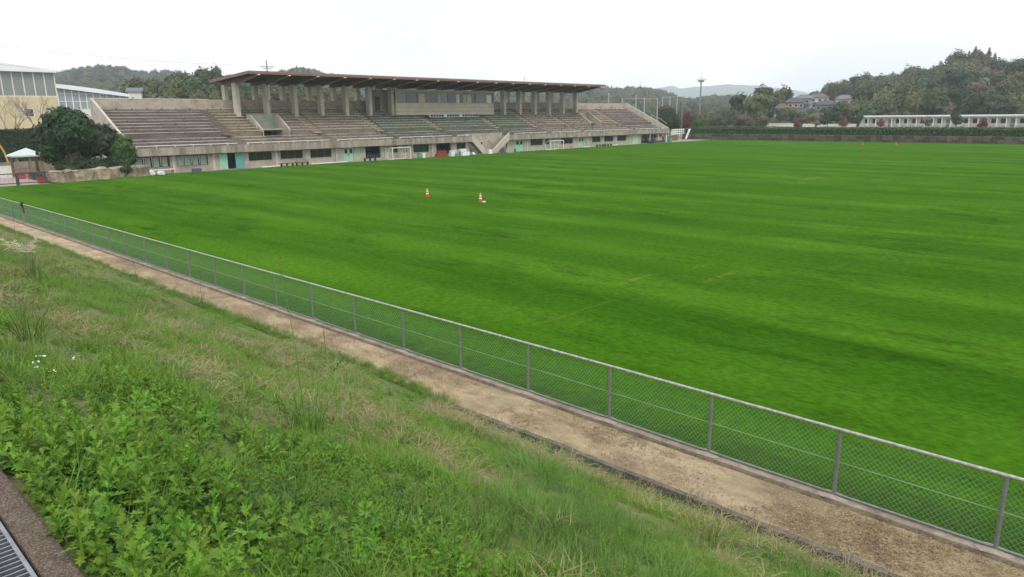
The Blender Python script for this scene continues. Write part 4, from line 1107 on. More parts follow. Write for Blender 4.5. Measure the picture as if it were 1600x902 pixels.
# utility pole and wires behind the stand
px_, py_ = 78.5, 144.2
up = thing('utility_pole', (px_, py_, 0), 'utility pole with crossarms rising behind the stand roof', 'utility pole')
MB().tube((px_, py_, 0), (px_, py_, 17.9), .2, .13, 10).build('pole', M_grey, up)
for z, hw in ((16.6, 1.5), (16.2, 1.1)):
    MB().box(px_ - hw, px_ + hw, py_ - .07, py_ + .07, z - .06, z + .06).build('crossarm', M_grey, up)
    for q in (-.9, -.45, .45, .9): MB().tube((px_ + hw * q, py_, z + .06), (px_ + hw * q, py_, z + .32), .07, n=6).build('insulator', M_offwhite, up)
def wire(pa, pb, sag, label, r_=.03):
    pts = []
    for k in range(25):
        t_ = k / 24; q = Vector(pa).lerp(Vector(pb), t_); q.z -= sag * 4 * t_ * (1 - t_); pts.append(q)
    o = MB().path(pts, r_, 4).build('power_line', M_dgrey); tag(o, label, 'power line', 'power lines')
wire((px_ - 1.2, py_, 16.9), (12, 124, 18.0), 1.2, 'upper thin power line running left from the utility pole', .022)
wire((px_ + 1.2, py_, 16.9), (150, 190, 14.0), 1.0, 'thin power line running right from the utility pole behind the roof', .022)
wire((39, 143, 14.6), (2, 118, 15.8), .4, 'thin power line above the arched roof of the yellow building', .022)

# ------------------------------------------------------------------ far end: terrace, stone wall, hedges, white school and street furniture
XW = 162.0
g = MB(); g.box(XW + .6, 330, -120, 96.8, -.3, 1.3); tag(g.build('terrace', M_plaza), kind='structure')
sw = thing('stone_wall', (XW, 40, 0), 'long low brown stone wall along the far end of the field', 'wall')
y = 96.5; ymin = 6.0
stone_mes = []
for s_ in range(8):
    rr = random.Random(s_); bm = bmesh.new(); bmesh.ops.create_cube(bm, size=1); bmesh.ops.subdivide_edges(bm, edges=bm.edges, cuts=2, use_grid_fill=True)
    for v in bm.verts:
        v.co += Vector((rr.uniform(-.05, .05), rr.uniform(-.05, .05), rr.uniform(-.05, .05)))
        if abs(v.co.x) > .4 and abs(v.co.y) > .4: v.co.y *= .93
        if abs(v.co.x) > .4 and abs(v.co.z) > .4: v.co.z *= .9
    me = bpy.data.meshes.new('stone'); bm.to_mesh(me); bm.free(); me.materials.append(mat('wall_stone', (.095, .08, .062), (.055, .047, .036), 1.2, .95, .4, 5, c2=(.2, .165, .125), scale2=.8, amt2=.5, objrand=.4)); stone_mes.append(me)
cnt = 0
while y > ymin:
    ly = rnd.uniform(.9, 1.7)
    zz = 0.0
    for hz in ((.66, .66) if rnd.random() < .55 else ((1.33,) if rnd.random() < .4 else (.45, .88))):
        o = bpy.data.objects.new('stone', rnd.choice(stone_mes)); link(o, sw); cnt += 1
        o.location = Vector((XW + rnd.uniform(-.05, .05), y - ly / 2, zz + hz / 2)) - ORG[sw.name]; o.scale = (.5, ly * .985, hz * .985); zz += hz
    y -= ly
MB().box(XW + .1, XW + .62, -120, 96.5, -.2, 1.25).build('backing', M_conc_dk, sw)
MB().box(XW - .2, XW + .1, -120, ymin, -.1, 1.3).build('wall_run', M_stone, sw)
sw2 = thing('brick_planter', (146, 90, 0), 'brown brick planter wall at the right end of the stand', 'planter')
for i in range(8):
    for j in range(3):
        MB().box(144.2 + i * 1.25 + (j % 2) * .3, 145.42 + i * 1.25 + (j % 2) * .3, 88.6 + i * .3, 89.0 + i * .3, j * .42, j * .42 + .41).build('brick', mat('planter_brick', (.22, .14, .1), (.15, .1, .075), 2, .9, objrand=.2), sw2)
hedge('clipped_hedge', (XW + 1.6, 96, 0), (XW + 1.6, 46, 0), 1.5, 1.25, 2.6, 'long dark clipped hedge on the stone wall, left run', L_hedge, .14, 26, 11, group='clipped hedges on the far wall')
hedge('clipped_hedge', (XW + 1.6, 45.6, 0), (XW + 1.6, 6, 0), 1.5, 1.25, 2.68, 'long dark clipped hedge on the stone wall, right run', L_hedge, .14, 26, 12, group='clipped hedges on the far wall')
hedge('clipped_hedge', (XW + 9, 100, 0), (XW + 9, 8, 0), 2.0, 1.3, 2.85, 'lighter green hedge behind the dark clipped hedges', L_hedge_lt, .17, 14, 13)
hedge('clipped_hedge', (144.5, 92, 0), (152, 94.5, 0), 1.4, .9, 2.0, 'short dark hedge behind the planter at the right end of the stand', L_hedge, .13, 26, 14)

# low white boundary walls
for i, (y0, y1, x, z1, lb) in enumerate(((105, 94, 235, 2.75, 'low pale wall far behind the hedge, the short left run'), (88, 72.6, 222, 2.75, 'long low pale wall behind the hedge below the houses'))):
    rt = thing('boundary_wall', (x, (y0 + y1) / 2, 1.3), lb, 'wall')
    yy = y0
    while yy > y1 + .1:
        MB().box(x, x + .2, max(yy - 2.0, y1) + .01, yy - .01, 1.3, z1).build('panel', M_offwhite, rt); yy -= 2.0
    MB().box(x - .05, x + .25, y1, y0, z1 + .001, z1 + .1).build('coping', M_offwhite, rt)

# long white single-storey school with a roofed gallery
SX = 236.0
sch = thing('white_school', (SX, 35, 1.3), 'long white single storey building with flat roof and gallery posts, right edge', 'building')
sy0, sy1 = 76.5, 12.0
MB().box(SX + 2.2, SX + 10, sy1, sy0, 1.3, 4.6).build('wall', M_offwhite, sch)
MB().box(SX - .6, SX + 11, sy1 - 1, sy0 + 1.0, 4.62, 5.02).build('roof', M_white, sch)
MB().box(SX - .75, SX - .602, sy1 - 1, sy0 + 1.0, 4.55, 4.78).build('fascia', mat('grey_fascia', (.45, .45, .44), (.38, .38, .37), 1, .6), sch)
MB().box(SX - .7, SX + 2.2, sy1, sy0, 1.3, 1.75).build('gallery_floor', mat('gallery_base', (.4, .39, .36), (.34, .33, .3), 1, .8), sch)
yy = sy0 - .6; i = 0
while yy > sy1:
    MB().box(SX - .35, SX - .15, yy - .11, yy + .11, 1.75, 4.62).build('gallery_post', M_white, sch)
    if i % 7 != 3:
        wn = MB().box(SX + 2.12, SX + 2.199, yy - 1.75, yy - .5, 2.7, 4.0).build('window', M_wframe, sch)
        MB().box(SX + 2.1, SX + 2.119, yy - 1.68, yy - 1.16, 2.77, 3.93).build('pane', M_glass_dk, wn); MB().box(SX + 2.1, SX + 2.119, yy - 1.09, yy - .57, 2.77, 3.93).build('pane', M_glass_dk, wn)
    if i % 7 == 3:
        MB().box(SX + 2.1, SX + 2.19, yy - 1.6, yy - .6, 1.76, 3.9).build('door', M_grey, sch)
    yy -= 2.2; i += 1
for z in (2.35, 2.7): MB().box(SX - .3, SX - .25, sy1, sy0 - .6, z, z + .05).build('gallery_rail', M_white, sch)

# small trees along the hedge
CR = {}
def crowns(key, mt, n_, w_, h_, nleaf, size, seed, lob=5, z0=.35):
    CR[key] = [crown_mesh('crown', rand_lobes(seed + i, w_, h_, lob, z0), nleaf, size, mt, seed + i) for i in range(n_)]
crowns('s_dark', L_ever, 2, 1.5, 3.6, 900, .17, 100); crowns('s_red', L_red, 2, 1.4, 2.8, 800, .16, 110, 4, .25); crowns('s_brown', L_brown, 2, 1.8, 3.4, 420, .13, 120, 5, .3)
crowns('s_dull', L_dull, 2, 1.8, 3.4, 700, .17, 130)
T_small = limb_mesh('trunk', 3.0, .11, 1.0, 7, M_bark, 5)
small = [('s_dark', 225, 73.2, 1.15, 'dark green small tree at the left end of the white school'), ('s_red', 223, 66.2, 1.0, 'small red leaved tree left along the white school'), ('s_dark', 221, 47.2, 1.2, 'dark green small tree before the middle of the white school'),
         ('s_dark', 219, 20.6, 1.2, 'dark green small tree right along the white school'), ('s_red', 221, 41.0, 1.05, 'small red leaved tree right of the middle dark tree'), ('s_brown', 222, 54.5, 1.05, 'thin brown small tree between the red and the middle dark tree'),
         ('s_brown', 219, 28.6, 1.1, 'thin brown small tree left of the right dark tree'), ('s_brown', 218, 14.5, 1.1, 'thin brown small tree right of the right dark tree'), ('s_red', 214, 86.5, 1.15, 'dark red small tree before the left end of the low pale wall'),
         ('s_brown', 212, 80.4, 1.5, 'tall brown small tree before the low pale wall'), ('s_dark', 211, 76.6, 1.35, 'dark green small tree before the low pale wall'), ('s_red', 217, 74.5, 1.2, 'red leaved small tree right of the dark tree by the pale wall'),
         ('s_brown', 205, 99, 1.4, 'thin brown tree left of the low pale wall'), ('s_dull', 206, 107, 1.3, 'dull green small tree behind the hedge near the light mast'), ('s_brown', 204, 92.5, 1.3, 'thin brown tree behind the hedge, second from the pale wall'),
         ('s_dull', 208, 101.5, 1.25, 'dull green small tree behind the hedge, right of the light mast')]
for i, (k_, x, y, s_, lb) in enumerate(small):
    tree('small_tree', (x, y, 1.3), CR[k_][i % 2], T_small, lb, 'tree', 'small trees behind the hedge', s_, i * 1.3)
# trees by the right end of the stand
tree('round_tree', (159.9, 97.0, 0), crown_mesh('crown', [(0, 0, 4.9, 2.5, 2.5, 2.2), (.6, .5, 6.2, 1.7, 1.7, 1.3), (-1.0, -.4, 4.0, 1.8, 1.8, 1.5), (1.0, -.6, 3.6, 1.7, 1.7, 1.5)], 4200, .19, L_ever, 140), limb_mesh('trunk', 4.2, .16, 1.3, 6, M_bark, 6), 'round dark tree just right of the stand end')
tree('round_tree', (162.2, 99.4, 0), crown_mesh('crown', [(0, 0, 7.0, 2.1, 2.0, 1.2)], 1300, .19, L_brown, 141), limb_mesh('trunk', 6, .13, 1.2, 6, M_bark, 7), 'brown topped tree behind the round dark tree at the stand end')
tree('red_tree', (169.6, 97.6, 0), crown_mesh('crown', rand_lobes(142, 2.0, 6.4, 6, .3), 1900, .19, L_red, 142), limb_mesh('trunk', 5, .12, 1.0, 6, M_bark, 9), 'bright red leaved tree behind the white railing')
tree('round_bush', (177, 98.5, .3), crown_mesh('crown', [(0, 0, 2.9, 2.5, 2.5, 1.9), (1, .4, 2.4, 1.8, 1.8, 1.4)], 2600, .19, L_camel, 143), None, 'round green bush right of the red leaved tree', 'bush')

# white railing of the ramp
rt = thing('white_railing', (160, 94, 0), 'white railing with steps between the stand and the stone wall', 'railing')
for i in range(9):
    x = 155.5 + i * 1.1; y = 93.2 + i * .12
    MB().box(x - .09, x + .09, y - .09, y + .09, .9, 2.55).build('post', M_white, rt)
for z in (2.4, 1.9, 1.4): MB().obox((159.9, 93.68, z), 4.5, .06, .09, math.atan2(.12, 1.1)).build('rail', M_white, rt)
MB().prism_y([(160.4, .1), (161.0, .1), (162.8, 2.5), (162.0, 2.5)], 92.2, 92.4).build('stair_string', M_white, rt)
MB().box(155, 165, 93.9, 95.5, 0, 1.0).build('ramp', M_conc, rt)

# floodlight mast, street lamp, ball-stop posts
mx_, my_ = 222.0, 122.8
ms = thing('floodlight_mast', (mx_, my_, 0), 'tall slim floodlight mast with a round lamp head above the far trees', 'light mast')
MB().tube((mx_, my_, 0), (mx_, my_, 17.6), .3, .2, 10).build('pole', M_grey, ms)
MB().tube((mx_, my_, 16.4), (mx_, my_, 16.9), 1.0, 1.0, 12).build('head_ring', M_grey, ms)
MB().tube((mx_, my_, 17.6), (mx_, my_, 18.6), .05, .03, 6).build('lightning_rod', M_grey, ms)
for k in range(5):
    a = k * 1.2566; MB().obox((mx_ + 1.0 * math.cos(a), my_ + 1.0 * math.sin(a), 17.1), .3, .22, .25, a).build('floodlight', M_offwhite, ms)
MB().obox((mx_ + 1.7, my_ - 1.0, 17.3), .45, .2, .18, .3).build('floodlight', M_offwhite, ms)
lx, ly_ = 167.0, 97.3
lp = thing('street_lamp', (lx, ly_, 0), 'grey street lamp with two heads right of the stand', 'street lamp')
MB().tube((lx, ly_, 0), (lx, ly_, 10.2), .14, .09, 8).build('pole', M_grey, lp)
MB().path([(lx - 1.1, ly_ + .4, 10.5), (lx, ly_, 9.7), (lx + .7, ly_ - .5, 10.2)], .06).build('arm', M_grey, lp)
for dx, dy, z in ((-1.2, .4, 10.55), (.8, -.5, 10.25)): MB().obox((lx + dx, ly_ + dy, z), .42, .2, .12, -.3).build('lamp_head', M_offwhite, lp)
def azp(az, d_, z=0): return (d_ * math.sin(R(az)), d_ * math.cos(R(az)), z)
bs1 = thing('ball_stop_frame', azp(56.5, 178), 'tall white ball stop frame of four posts behind the stand end', 'ball stop')
bs2 = thing('ball_stop_frame', azp(58.8, 204), 'tall white ball stop frame of three posts beside the round tree', 'ball stop')
for rt_, lst in ((bs1, ((55.25, 10.0, 178), (56.28, 10.7, 176), (56.92, 9.95, 178), (57.9, 9.85, 178))), (bs2, ((58.28, 10.75, 204), (58.82, 10.75, 204), (59.36, 10.85, 204)))):
    q = []
    for az, h_, d_ in lst:
        x, y, _ = azp(az, d_); q.append((x, y)); MB().tube((x, y, 0), (x, y, h_), .085, .085, 8).build('post', mat('pale_grey_pole', (.5, .5, .49), (.42, .42, .41), 2, .6), rt_)
    h_ = lst[0][1] - .15
    MB().tube((q[0][0], q[0][1], h_), (q[-1][0], q[-1][1], lst[-1][1] - .15), .03, n=6).build('top_cable', MATS['pale_grey_pole'], rt_)
x, y, _ = azp(54.2, 180)
rt = thing('flag_pole', (x, y, 0), 'single white pole rising behind the right part of the stand', 'pole')
MB().tube((x, y, 0), (x, y, 11), .1, .08, 8).build('pole', MATS['pale_grey_pole'], rt); MB().tube((x, y, 11), (x, y, 11.15), .13, n=8).build('cap', M_offwhite, rt)
# ------------------------------------------------------------------ hills and woods
def interp(tab, a):
    if a <= tab[0][0]: return tab[0][1]
    for (a0, e0), (a1, e1) in zip(tab, tab[1:]):
        if a <= a1: return e0 + (e1 - e0) * (a - a0) / (a1 - a0)
    return tab[-1][1]
def sm(t_): t_ = max(0, min(1, t_)); return t_ * t_ * (3 - 2 * t_)

class Hill:
    """terrain ridge: bearing -> crest height at distance D(bearing); foot at D*f0, falling again behind"""
    def __init__(s, tab, D, f0, canopy, z0=0.0, f1=1.5, jit=0.0):
        s.tab, s.D, s.f0, s.can, s.z0, s.f1, s.jit = tab, D, f0, canopy, z0, f1, jit
    def h(s, az, r_):
        crest = max(6.0 + interp(s.tab, az) * s.D - s.can, s.z0)
        e = min(1.0, (az - s.tab[0][0] + 1.0) / 1.5, (s.tab[-1][0] + 1.0 - az) / 1.5)
        t_ = (r_ / s.D - s.f0) / (1 - s.f0)
        k = sm(t_) if t_ < 1 else 1 - .8 * sm((r_ / s.D - 1) / (s.f1 - 1))
        return s.z0 + (crest - s.z0) * k * max(0, e)
    def mesh(s, name, mt, na=60, nr=26):
        a0, a1 = s.tab[0][0] - 1, s.tab[-1][0] + 1; g = MB()
        for j in range(nr + 1):
            r_ = s.D * (s.f0 + (s.f1 - s.f0) * j / nr)
            for i in range(na + 1):
                az = a0 + (a1 - a0) * i / na; x, y, _ = azp(az, r_); g.v.append((x, y, s.h(az, r_) - (.4 if j in (0, nr) else 0)))
        for j in range(nr):
            for i in range(na):
                a = j * (na + 1) + i; g.f.append((a, a + na + 1, a + na + 2, a + 1))
        return tag(g.build(name, mt, smooth=True, fix=False), kind='structure')

M_hill = mat('forest_floor', (.05, .06, .025), (.085, .075, .04), .05, .95)
far_l = Hill([(9, .03), (12, .037), (14.22, 0.0458), (15.24, 0.0539), (16.09, 0.057), (17.22, 0.0603), (18.18, 0.0628), (19.11, 0.0603), (20.06, 0.0562), (21.05, 0.0564), (21.94, 0.0574), (23.06, 0.0532), (24.72, 0.0504), (27, .046), (30.03, 0.0613), (30.94, 0.0632), (31.84, 0.0599), (33.5, 0.053), (37, 0.045), (42, .038), (48, .034), (50.71, 0.030), (51.94, 0.0334), (52.91, 0.0355), (54.13, 0.0352), (55.11, 0.0341), (56.07, 0.0355), (57.03, 0.0344), (57.99, 0.0316), (59.2, 0.0248), (60.15, 0.0196), (60.85, 0.0205), (61.77, 0.0232), (63.61, 0.0226), (64.3, 0.0184), (65.21, 0.0142), (68, .012)], 1000, .42, 11, 0, 1.35)
near_l = Hill([(17.2, .012), (18.31, 0.0286), (19.15, 0.0375), (20.38, 0.0451), (21.81, 0.0499), (23.06, 0.0539), (24.32, 0.0557), (25.6, 0.0552), (27.76, 0.050), (30, .044), (34, .036), (38, .03), (44, .02), (50, .012)], 265, .62, 5.6, 0, 1.5)
right = Hill([(66.5, .006), (68.27, 0.0172), (68.87, 0.0263), (69.48, 0.0299), (70.5, 0.0375), (71.7, 0.0435), (72.69, 0.046), (73.69, 0.0445), (74.02, 0.049), (74.97, 0.0508), (75.9, 0.0523), (76.62, 0.0568), (77.32, 0.0605), (77.53, 0.064), (78.35, 0.064), (79.22, 0.064), (79.78, 0.0611), (80.44, 0.060), (81.12, 0.0612), (82.73, 0.0636), (84.33, 0.0574), (87.36, 0.045)], 430, .6, 12.2, 1.3, 1.5)
knoll = Hill([(61.34, 0.0105), (63.0, 0.0135), (63.63, 0.0162), (64.29, 0.0224), (64.94, 0.0286), (65.59, 0.0318), (66.25, 0.0308), (66.78, 0.0295), (67.34, 0.0325), (67.99, 0.0306), (68.23, 0.024), (68.89, 0.019), (70.5, .017), (72, .014)], 345, .72, 11.5, 1.3, 1.5)
far_l.mesh('distant_hill', M_hill, 120, 20); near_l.mesh('near_hill', M_hill, 60, 16); right.mesh('right_hill', M_hill, 60, 24); knoll.mesh('knoll', M_hill, 50, 16)

# far blue mountains
mt_tab = [(50, .022), (54.63, 0.0251), (56.56, 0.0288), (57.75, 0.0342), (58.93, 0.0379), (59.5, 0.0344), (60.34, 0.035), (61.73, 0.0361), (62.87, 0.0381), (64.46, 0.0359), (65.36, 0.0347), (66.69, 0.0311), (68.01, 0.0274), (69.74, 0.0206), (71.81, 0.0183), (76, .015)]
D_M = 3900.0
g = MB(); na, nr = 160, 14
for j in range(nr + 1):
    r_ = D_M * (.72 + .56 * j / nr)
    for i in range(na + 1):
        az = 48 + 30 * i / na
        k = sm((r_ / D_M - .72) / .28) if r_ < D_M else 1 - sm((r_ / D_M - 1) / .3)
        x, y, _ = azp(az, r_)
        h_ = (6 + interp(mt_tab, az) * D_M) * k * (1 + .10 * (1 - k) * noise.noise((az * 1.1, r_ * .002, 4))) + 4 * noise.noise((az * 3, r_ * .004, 1)) * k
        g.v.append((x, y, h_ - 2))
for j in range(nr):
    for i in range(na):
        a = j * (na + 1) + i; g.f.append((a, a + na + 1, a + na + 2, a + 1))
tag(g.build('mountains', mat('mountain_forest', (.04, .06, .05), (.06, .075, .05), .004, .95), smooth=True, fix=False), kind='structure')

# forest crowns
crowns('f_dull', L_dull, 3, 4.6, 10, 620, .62, 200, 6, .3); crowns('f_olive', L_olive, 3, 4.6, 10, 620, .62, 210, 6, .3); crowns('f_brown', L_brown, 3, 4.4, 9.5, 560, .58, 220, 6, .3)
crowns('f_dark', L_ever, 2, 4.2, 10, 620, .6, 230, 6, .25)
def conifer_mesh(seed, h_, w_, mt, nleaf=800, size=.55):
    rr = random.Random(seed); vs = []; fs = []
    for _ in range(nleaf):
        t_ = rr.random() ** .8; z = h_ * (.12 + .88 * t_); rad = w_ * (1 - t_) ** .85 * rr.uniform(.5, 1.08) * (1 + .2 * math.sin(z * 3.1 + seed)); a = rr.uniform(0, 6.28)
        c = Vector((math.cos(a) * rad, math.sin(a) * rad, z)); d = Vector((math.cos(a), math.sin(a), rr.uniform(-.5, .3))).normalized(); u = d; v = Vector((-d.y, d.x, rr.uniform(-.5, .5))).normalized()
        s = size * rr.uniform(.6, 1.3) * (1.1 - .5 * t_); k = len(vs)
        vs += [tuple(c - u * s), tuple(c + v * s * .5), tuple(c + u * s), tuple(c - v * s * .5)]; fs.append((k, k + 1, k + 2, k + 3))
    n0 = len(vs)
    for j in range(5):
        for i in range(7): vs.append((math.cos(i * .898) * w_ * .6 * (1 - j / 4), math.sin(i * .898) * w_ * .6 * (1 - j / 4), h_ * (.14 + .8 * j / 4)))
    for j in range(4):
        for i in range(7): fs.append((n0 + j * 7 + i, n0 + j * 7 + (i + 1) % 7, n0 + (j + 1) * 7 + (i + 1) % 7, n0 + (j + 1) * 7 + i))
    me = bpy.data.meshes.new('crown'); me.from_pydata(vs, [], fs); me.materials.append(mt); return me
CR['conifer'] = [conifer_mesh(240 + i, 12, 2.7, L_dark) for i in range(3)]
T_forest = limb_mesh('trunk', 8, .28, 2.4, 6, M_bark, 8, .5)

def poisson(hill, a0, a1, f0, f1, dist, ntry, seed, ok=None, pre=()):
    rr = random.Random(seed); cell = {}; out = []
    def add(x, y): cell.setdefault((int(x // dist), int(y // dist)), []).append((x, y))
    for x, y in pre: add(x, y)
    for _ in range(ntry):
        az = rr.uniform(a0, a1); r_ = hill.D * rr.uniform(f0, f1); x, y, _z = azp(az, r_)
        if ok and not ok(az, r_): continue
        cx_, cy_ = int(x // dist), int(y // dist); bad = False
        for i in (-1, 0, 1):
            for j in (-1, 0, 1):
                for q in cell.get((cx_ + i, cy_ + j), ()):
                    if (q[0] - x) ** 2 + (q[1] - y) ** 2 < dist * dist: bad = True
        if bad: continue
        add(x, y); out.append((az, r_, x, y, hill.h(az, r_)))
    return out

# houses on the slope between the knoll and the right hill: bearing, distance, ground z, width, colour, roof
HOUSES = [(67.7, 330, 5.2, 7.5, 'tan', 'two storey tan house with grey tiled roof, leftmost large house on the slope'),
          (68.3, 362, 7.2, 8, 'grey', 'grey walled house with a grey tiled roof right behind the tan house'),
          (69.25, 375, 7.8, 9.5, 'white', 'white house with a broad lilac grey hipped roof, highest in the middle'),
          (69.85, 345, 4.2, 8.5, 'brown', 'brown walled house with dark roof below the white hipped house'),
          (71.0, 368, 6.8, 8.5, 'white', 'white house half hidden in trees, rightmost on the slope'),
          (66.85, 322, 5.0, 5, 'white', 'small white house left of the tan house'),
          (68.05, 300, 2.6, 5.5, 'tan', 'low tan house near the foot of the slope below the two storey tan house')]
WALLC = {'tan': (.45, .27, .12), 'white': (.66, .65, .62), 'grey': (.32, .32, .34), 'brown': (.26, .2, .17)}
house_xy = []
M_tile_dark = mat('roof_tile_dark', (.075, .078, .088), (.05, .052, .06), 3, .6); M_tile_brown = mat('roof_tile_brown', (.13, .105, .09), (.09, .075, .065), 3, .7)
for i, (az, d_, gz, wd, colr, lb) in enumerate(HOUSES):
    x, y, _ = azp(az, d_); house_xy.append((az, d_))
    rt = thing('house', (x, y, 0), lb, 'house', 'houses on the slope')
    # front faces the camera: build along the tangent direction
    ct, st_ = math.cos(R(az)), -math.sin(R(az))
    rot = math.atan2(st_, ct) + (-.25 if i % 2 else .2)
    mw = mat('house_wall_' + colr, WALLC[colr], tuple(v * .85 for v in WALLC[colr]), .6, .85)
    h_ = 5.2 if i not in (5, 6) else 3.0
    dp = wd * .36
    MB().obox((x, y, gz + h_ / 2 - 1), wd / 2 * .86, dp, h_ / 2 + 1, rot).build('wall', mw, rt)
    ca, sa = math.cos(rot), math.sin(rot)
    def lw(a, b, z): return (x + a * ca - b * sa, y + a * sa + b * ca, z)
    def roofpart(zb_, ex, ey, rise, rid):
        g = MB(); e = [lw(-ex, -ey, zb_), lw(ex, -ey, zb_), lw(ex, ey, zb_), lw(-ex, ey, zb_)]; r0, r1 = lw(-rid, 0, zb_ + rise), lw(rid, 0, zb_ + rise)
        g.quad(e[0], e[1], r1, r0).quad(e[2], e[3], r0, r1).tri(e[1], e[2], r1).tri(e[3], e[0], r0).quad(e[3], e[2], e[1], e[0])
        return g.build('roof', (M_tile_grey, M_tile_dark, M_tile_brown)[(i * 2 + 1) % 3], rt)
    roofpart(gz + h_, wd * .5, dp + .7, 1.9, wd * .2)
    if h_ > 4:       # skirt roof above the ground floor
        g = MB(); zb_ = gz + 2.5; ex, ey = wd * .55, dp + 1.1
        a = [lw(-ex, -ey, zb_), lw(ex, -ey, zb_), lw(wd * .43, -dp, zb_ + .6), lw(-wd * .43, -dp, zb_ + .6)]; g.quad(*a)
        g.quad(lw(-ex, -ey, zb_ - .12), lw(ex, -ey, zb_ - .12), a[1], a[0])
        g.build('lower_roof', M_tile_dark, rt)
        for q in (-.28, 0.02, .28):
            wn = MB().obox(lw(q * wd, -dp - .03, gz + 3.9), .75, .05, .6, rot).build('window', M_white, rt)
            MB().obox(lw(q * wd, -dp - .09, gz + 3.9), .62, .02, .47, rot).build('pane', M_glass_dk, wn)
    for q in (-.25, .15):
        wn = MB().obox(lw(q * wd, -dp - .03, gz + 1.4), .8, .05, .7, rot).build('window', M_white, rt)
        MB().obox(lw(q * wd, -dp - .09, gz + 1.4), .66, .02, .56, rot).build('pane', M_glass_dk, wn)
    if colr in ('tan', 'white') and i < 5: MB().obox(lw(0, -dp - 2.2, gz - .3), wd * .35, .15, .5, rot).build('garden_wall', M_offwhite, rt)
def clear_house(az, r_, da=.95):
    for ha, hd in house_xy:
        if abs(az - ha) < da and r_ < hd + 9 and r_ > hd - 140: return False
    return True

FT = {'f_dull': 'grey green broadleaf tree', 'f_olive': 'olive yellowish broadleaf tree', 'f_brown': 'russet brown broadleaf tree', 'f_dark': 'dark green broadleaf tree', 'conifer': 'dark pointed conifer'}
NM = {'f_dull': 'broadleaf_tree', 'f_olive': 'yellowing_tree', 'f_brown': 'autumn_tree', 'f_dark': 'evergreen_tree', 'conifer': 'conifer_tree'}
def plant(pts, where, weights, seed, lim=None, s0=.8, s1=1.2, spot=None):
    rr = random.Random(seed); keys = list(weights)
    for i, (az, r_, x, y, z) in enumerate(pts):
        q = noise.noise((x * .03, y * .03, seed)) * .5
        wts = [max(.01, weights[k] * (1 + (q if j % 2 else -q) * 1.6)) for j, k in enumerate(keys)]
        k = rr.choices(keys, wts)[0]; u = rr.random(); s = s0 + (s1 - s0) * u
        sz_ = 'small ' if u < .33 else ('large ' if u > .67 else '')
        lb = sz_ + FT[k] + ' ' + where + (spot(az, r_, x, y) if spot else '')
        tree(NM[k], (x, y, z - .3), rr.choice(CR[k]), T_forest, lb, 'tree', lb.replace(' tree ', ' trees ').replace('conifer ', 'conifers '), s, rr.uniform(0, 6.28), s * rr.uniform(.85, 1.15))
def spot_right(az, r_, x, y):
    v = r_ / 430.0
    up = ', at the foot' if v < .74 else (', halfway up' if v < .9 else ', near the crest')
    return up + (' at its left end' if az < 71.5 else (' left of middle' if az < 75 else (' in the middle' if az < 78.5 else ' at the right edge')))
def spot_knoll(az, r_, x, y): return ', left side' if az < 66 else (', top' if az < 68.5 else ', right of the houses')
def spot_near(az, r_, x, y): return ', left of the roof' if az < 25.5 else (', left under the roof' if az < 34 else ', right under the roof')
def spot_val(az, r_, x, y): return ', left of the light mast' if az < 60.9 else (', right of the light mast' if az < 64.5 else ', below the houses')
def spot_sch(az, r_, x, y): return ', left end' if y > 70 else (', left half' if y > 48 else (', right half' if y > 25 else ', right edge'))
# ridge conifers on the right hill
ridge = []
for i, (az, s) in enumerate(((77.35, 1.15), (77.75, .85), (78.15, 1.1), (78.5, 1.2), (78.85, 1.05), (79.25, 1.2), (79.6, 1.0), (77.0, .6))):
    d_ = 428 + (i % 3) * 5; x, y, _ = azp(az, d_); z = right.h(az, d_); ridge.append((x, y))
    tree('conifer_tree', (x, y, z - .3), CR['conifer'][i % 3], T_forest, 'dark pointed conifer in the row on the crest of the right hill', 'tree', 'conifers on the crest of the right hill', s * 1.08, i * 1.7)
bx_, by_, _ = azp(80.5, 428); ridge.append((bx_, by_))
tree('bare_tree', (bx_, by_, right.h(80.5, 428)), None, bare_mesh(77, 13), 'pale bare tree on the crest of the right hill beside the conifers', 'tree', trunk_name='branches')
pts = poisson(right, 67.5, 82.6, .62, 1.04, 6.6, 9000, 4, clear_house, ridge)
pts.sort(key=lambda p: p[1])
main = pts[:300]
plant(main, 'on the right hill', {'f_dull': 3.6, 'f_olive': 3, 'f_brown': 1.5, 'f_dark': 1.6}, 5, spot=spot_right)
rg = random.Random(71); gard = []
for ha, hd in house_xy:
    for _ in range(8):
        az = ha + rg.uniform(-.9, .9); d_ = hd - rg.uniform(8, 30); x, y, _z = azp(az, d_); gard.append((az, d_, x, y, max(right.h(az, d_), knoll.h(az, d_))))
plant(gard, 'among the houses on the slope', {'f_dull': 3, 'f_dark': 2, 'f_olive': 1, 'f_brown': .6}, 72, s0=.28, s1=.5)
pts_k = poisson(knoll, 63.9, 71.5, .74, 1.06, 6.6, 3500, 6, clear_house)
plant(pts_k, 'on the knoll by the houses', {'f_dark': 2.0, 'f_dull': 3, 'f_olive': .8, 'conifer': .9}, 7, spot=spot_knoll)
pts_n = poisson(near_l, 17.5, 44, .70, 1.05, 4.9, 6000, 8)
plant(pts_n, 'behind the stand', {'f_dull': 2.5, 'f_olive': 3.4, 'f_dark': .5, 'f_brown': .8}, 9, s0=.48, s1=.74, spot=spot_near)
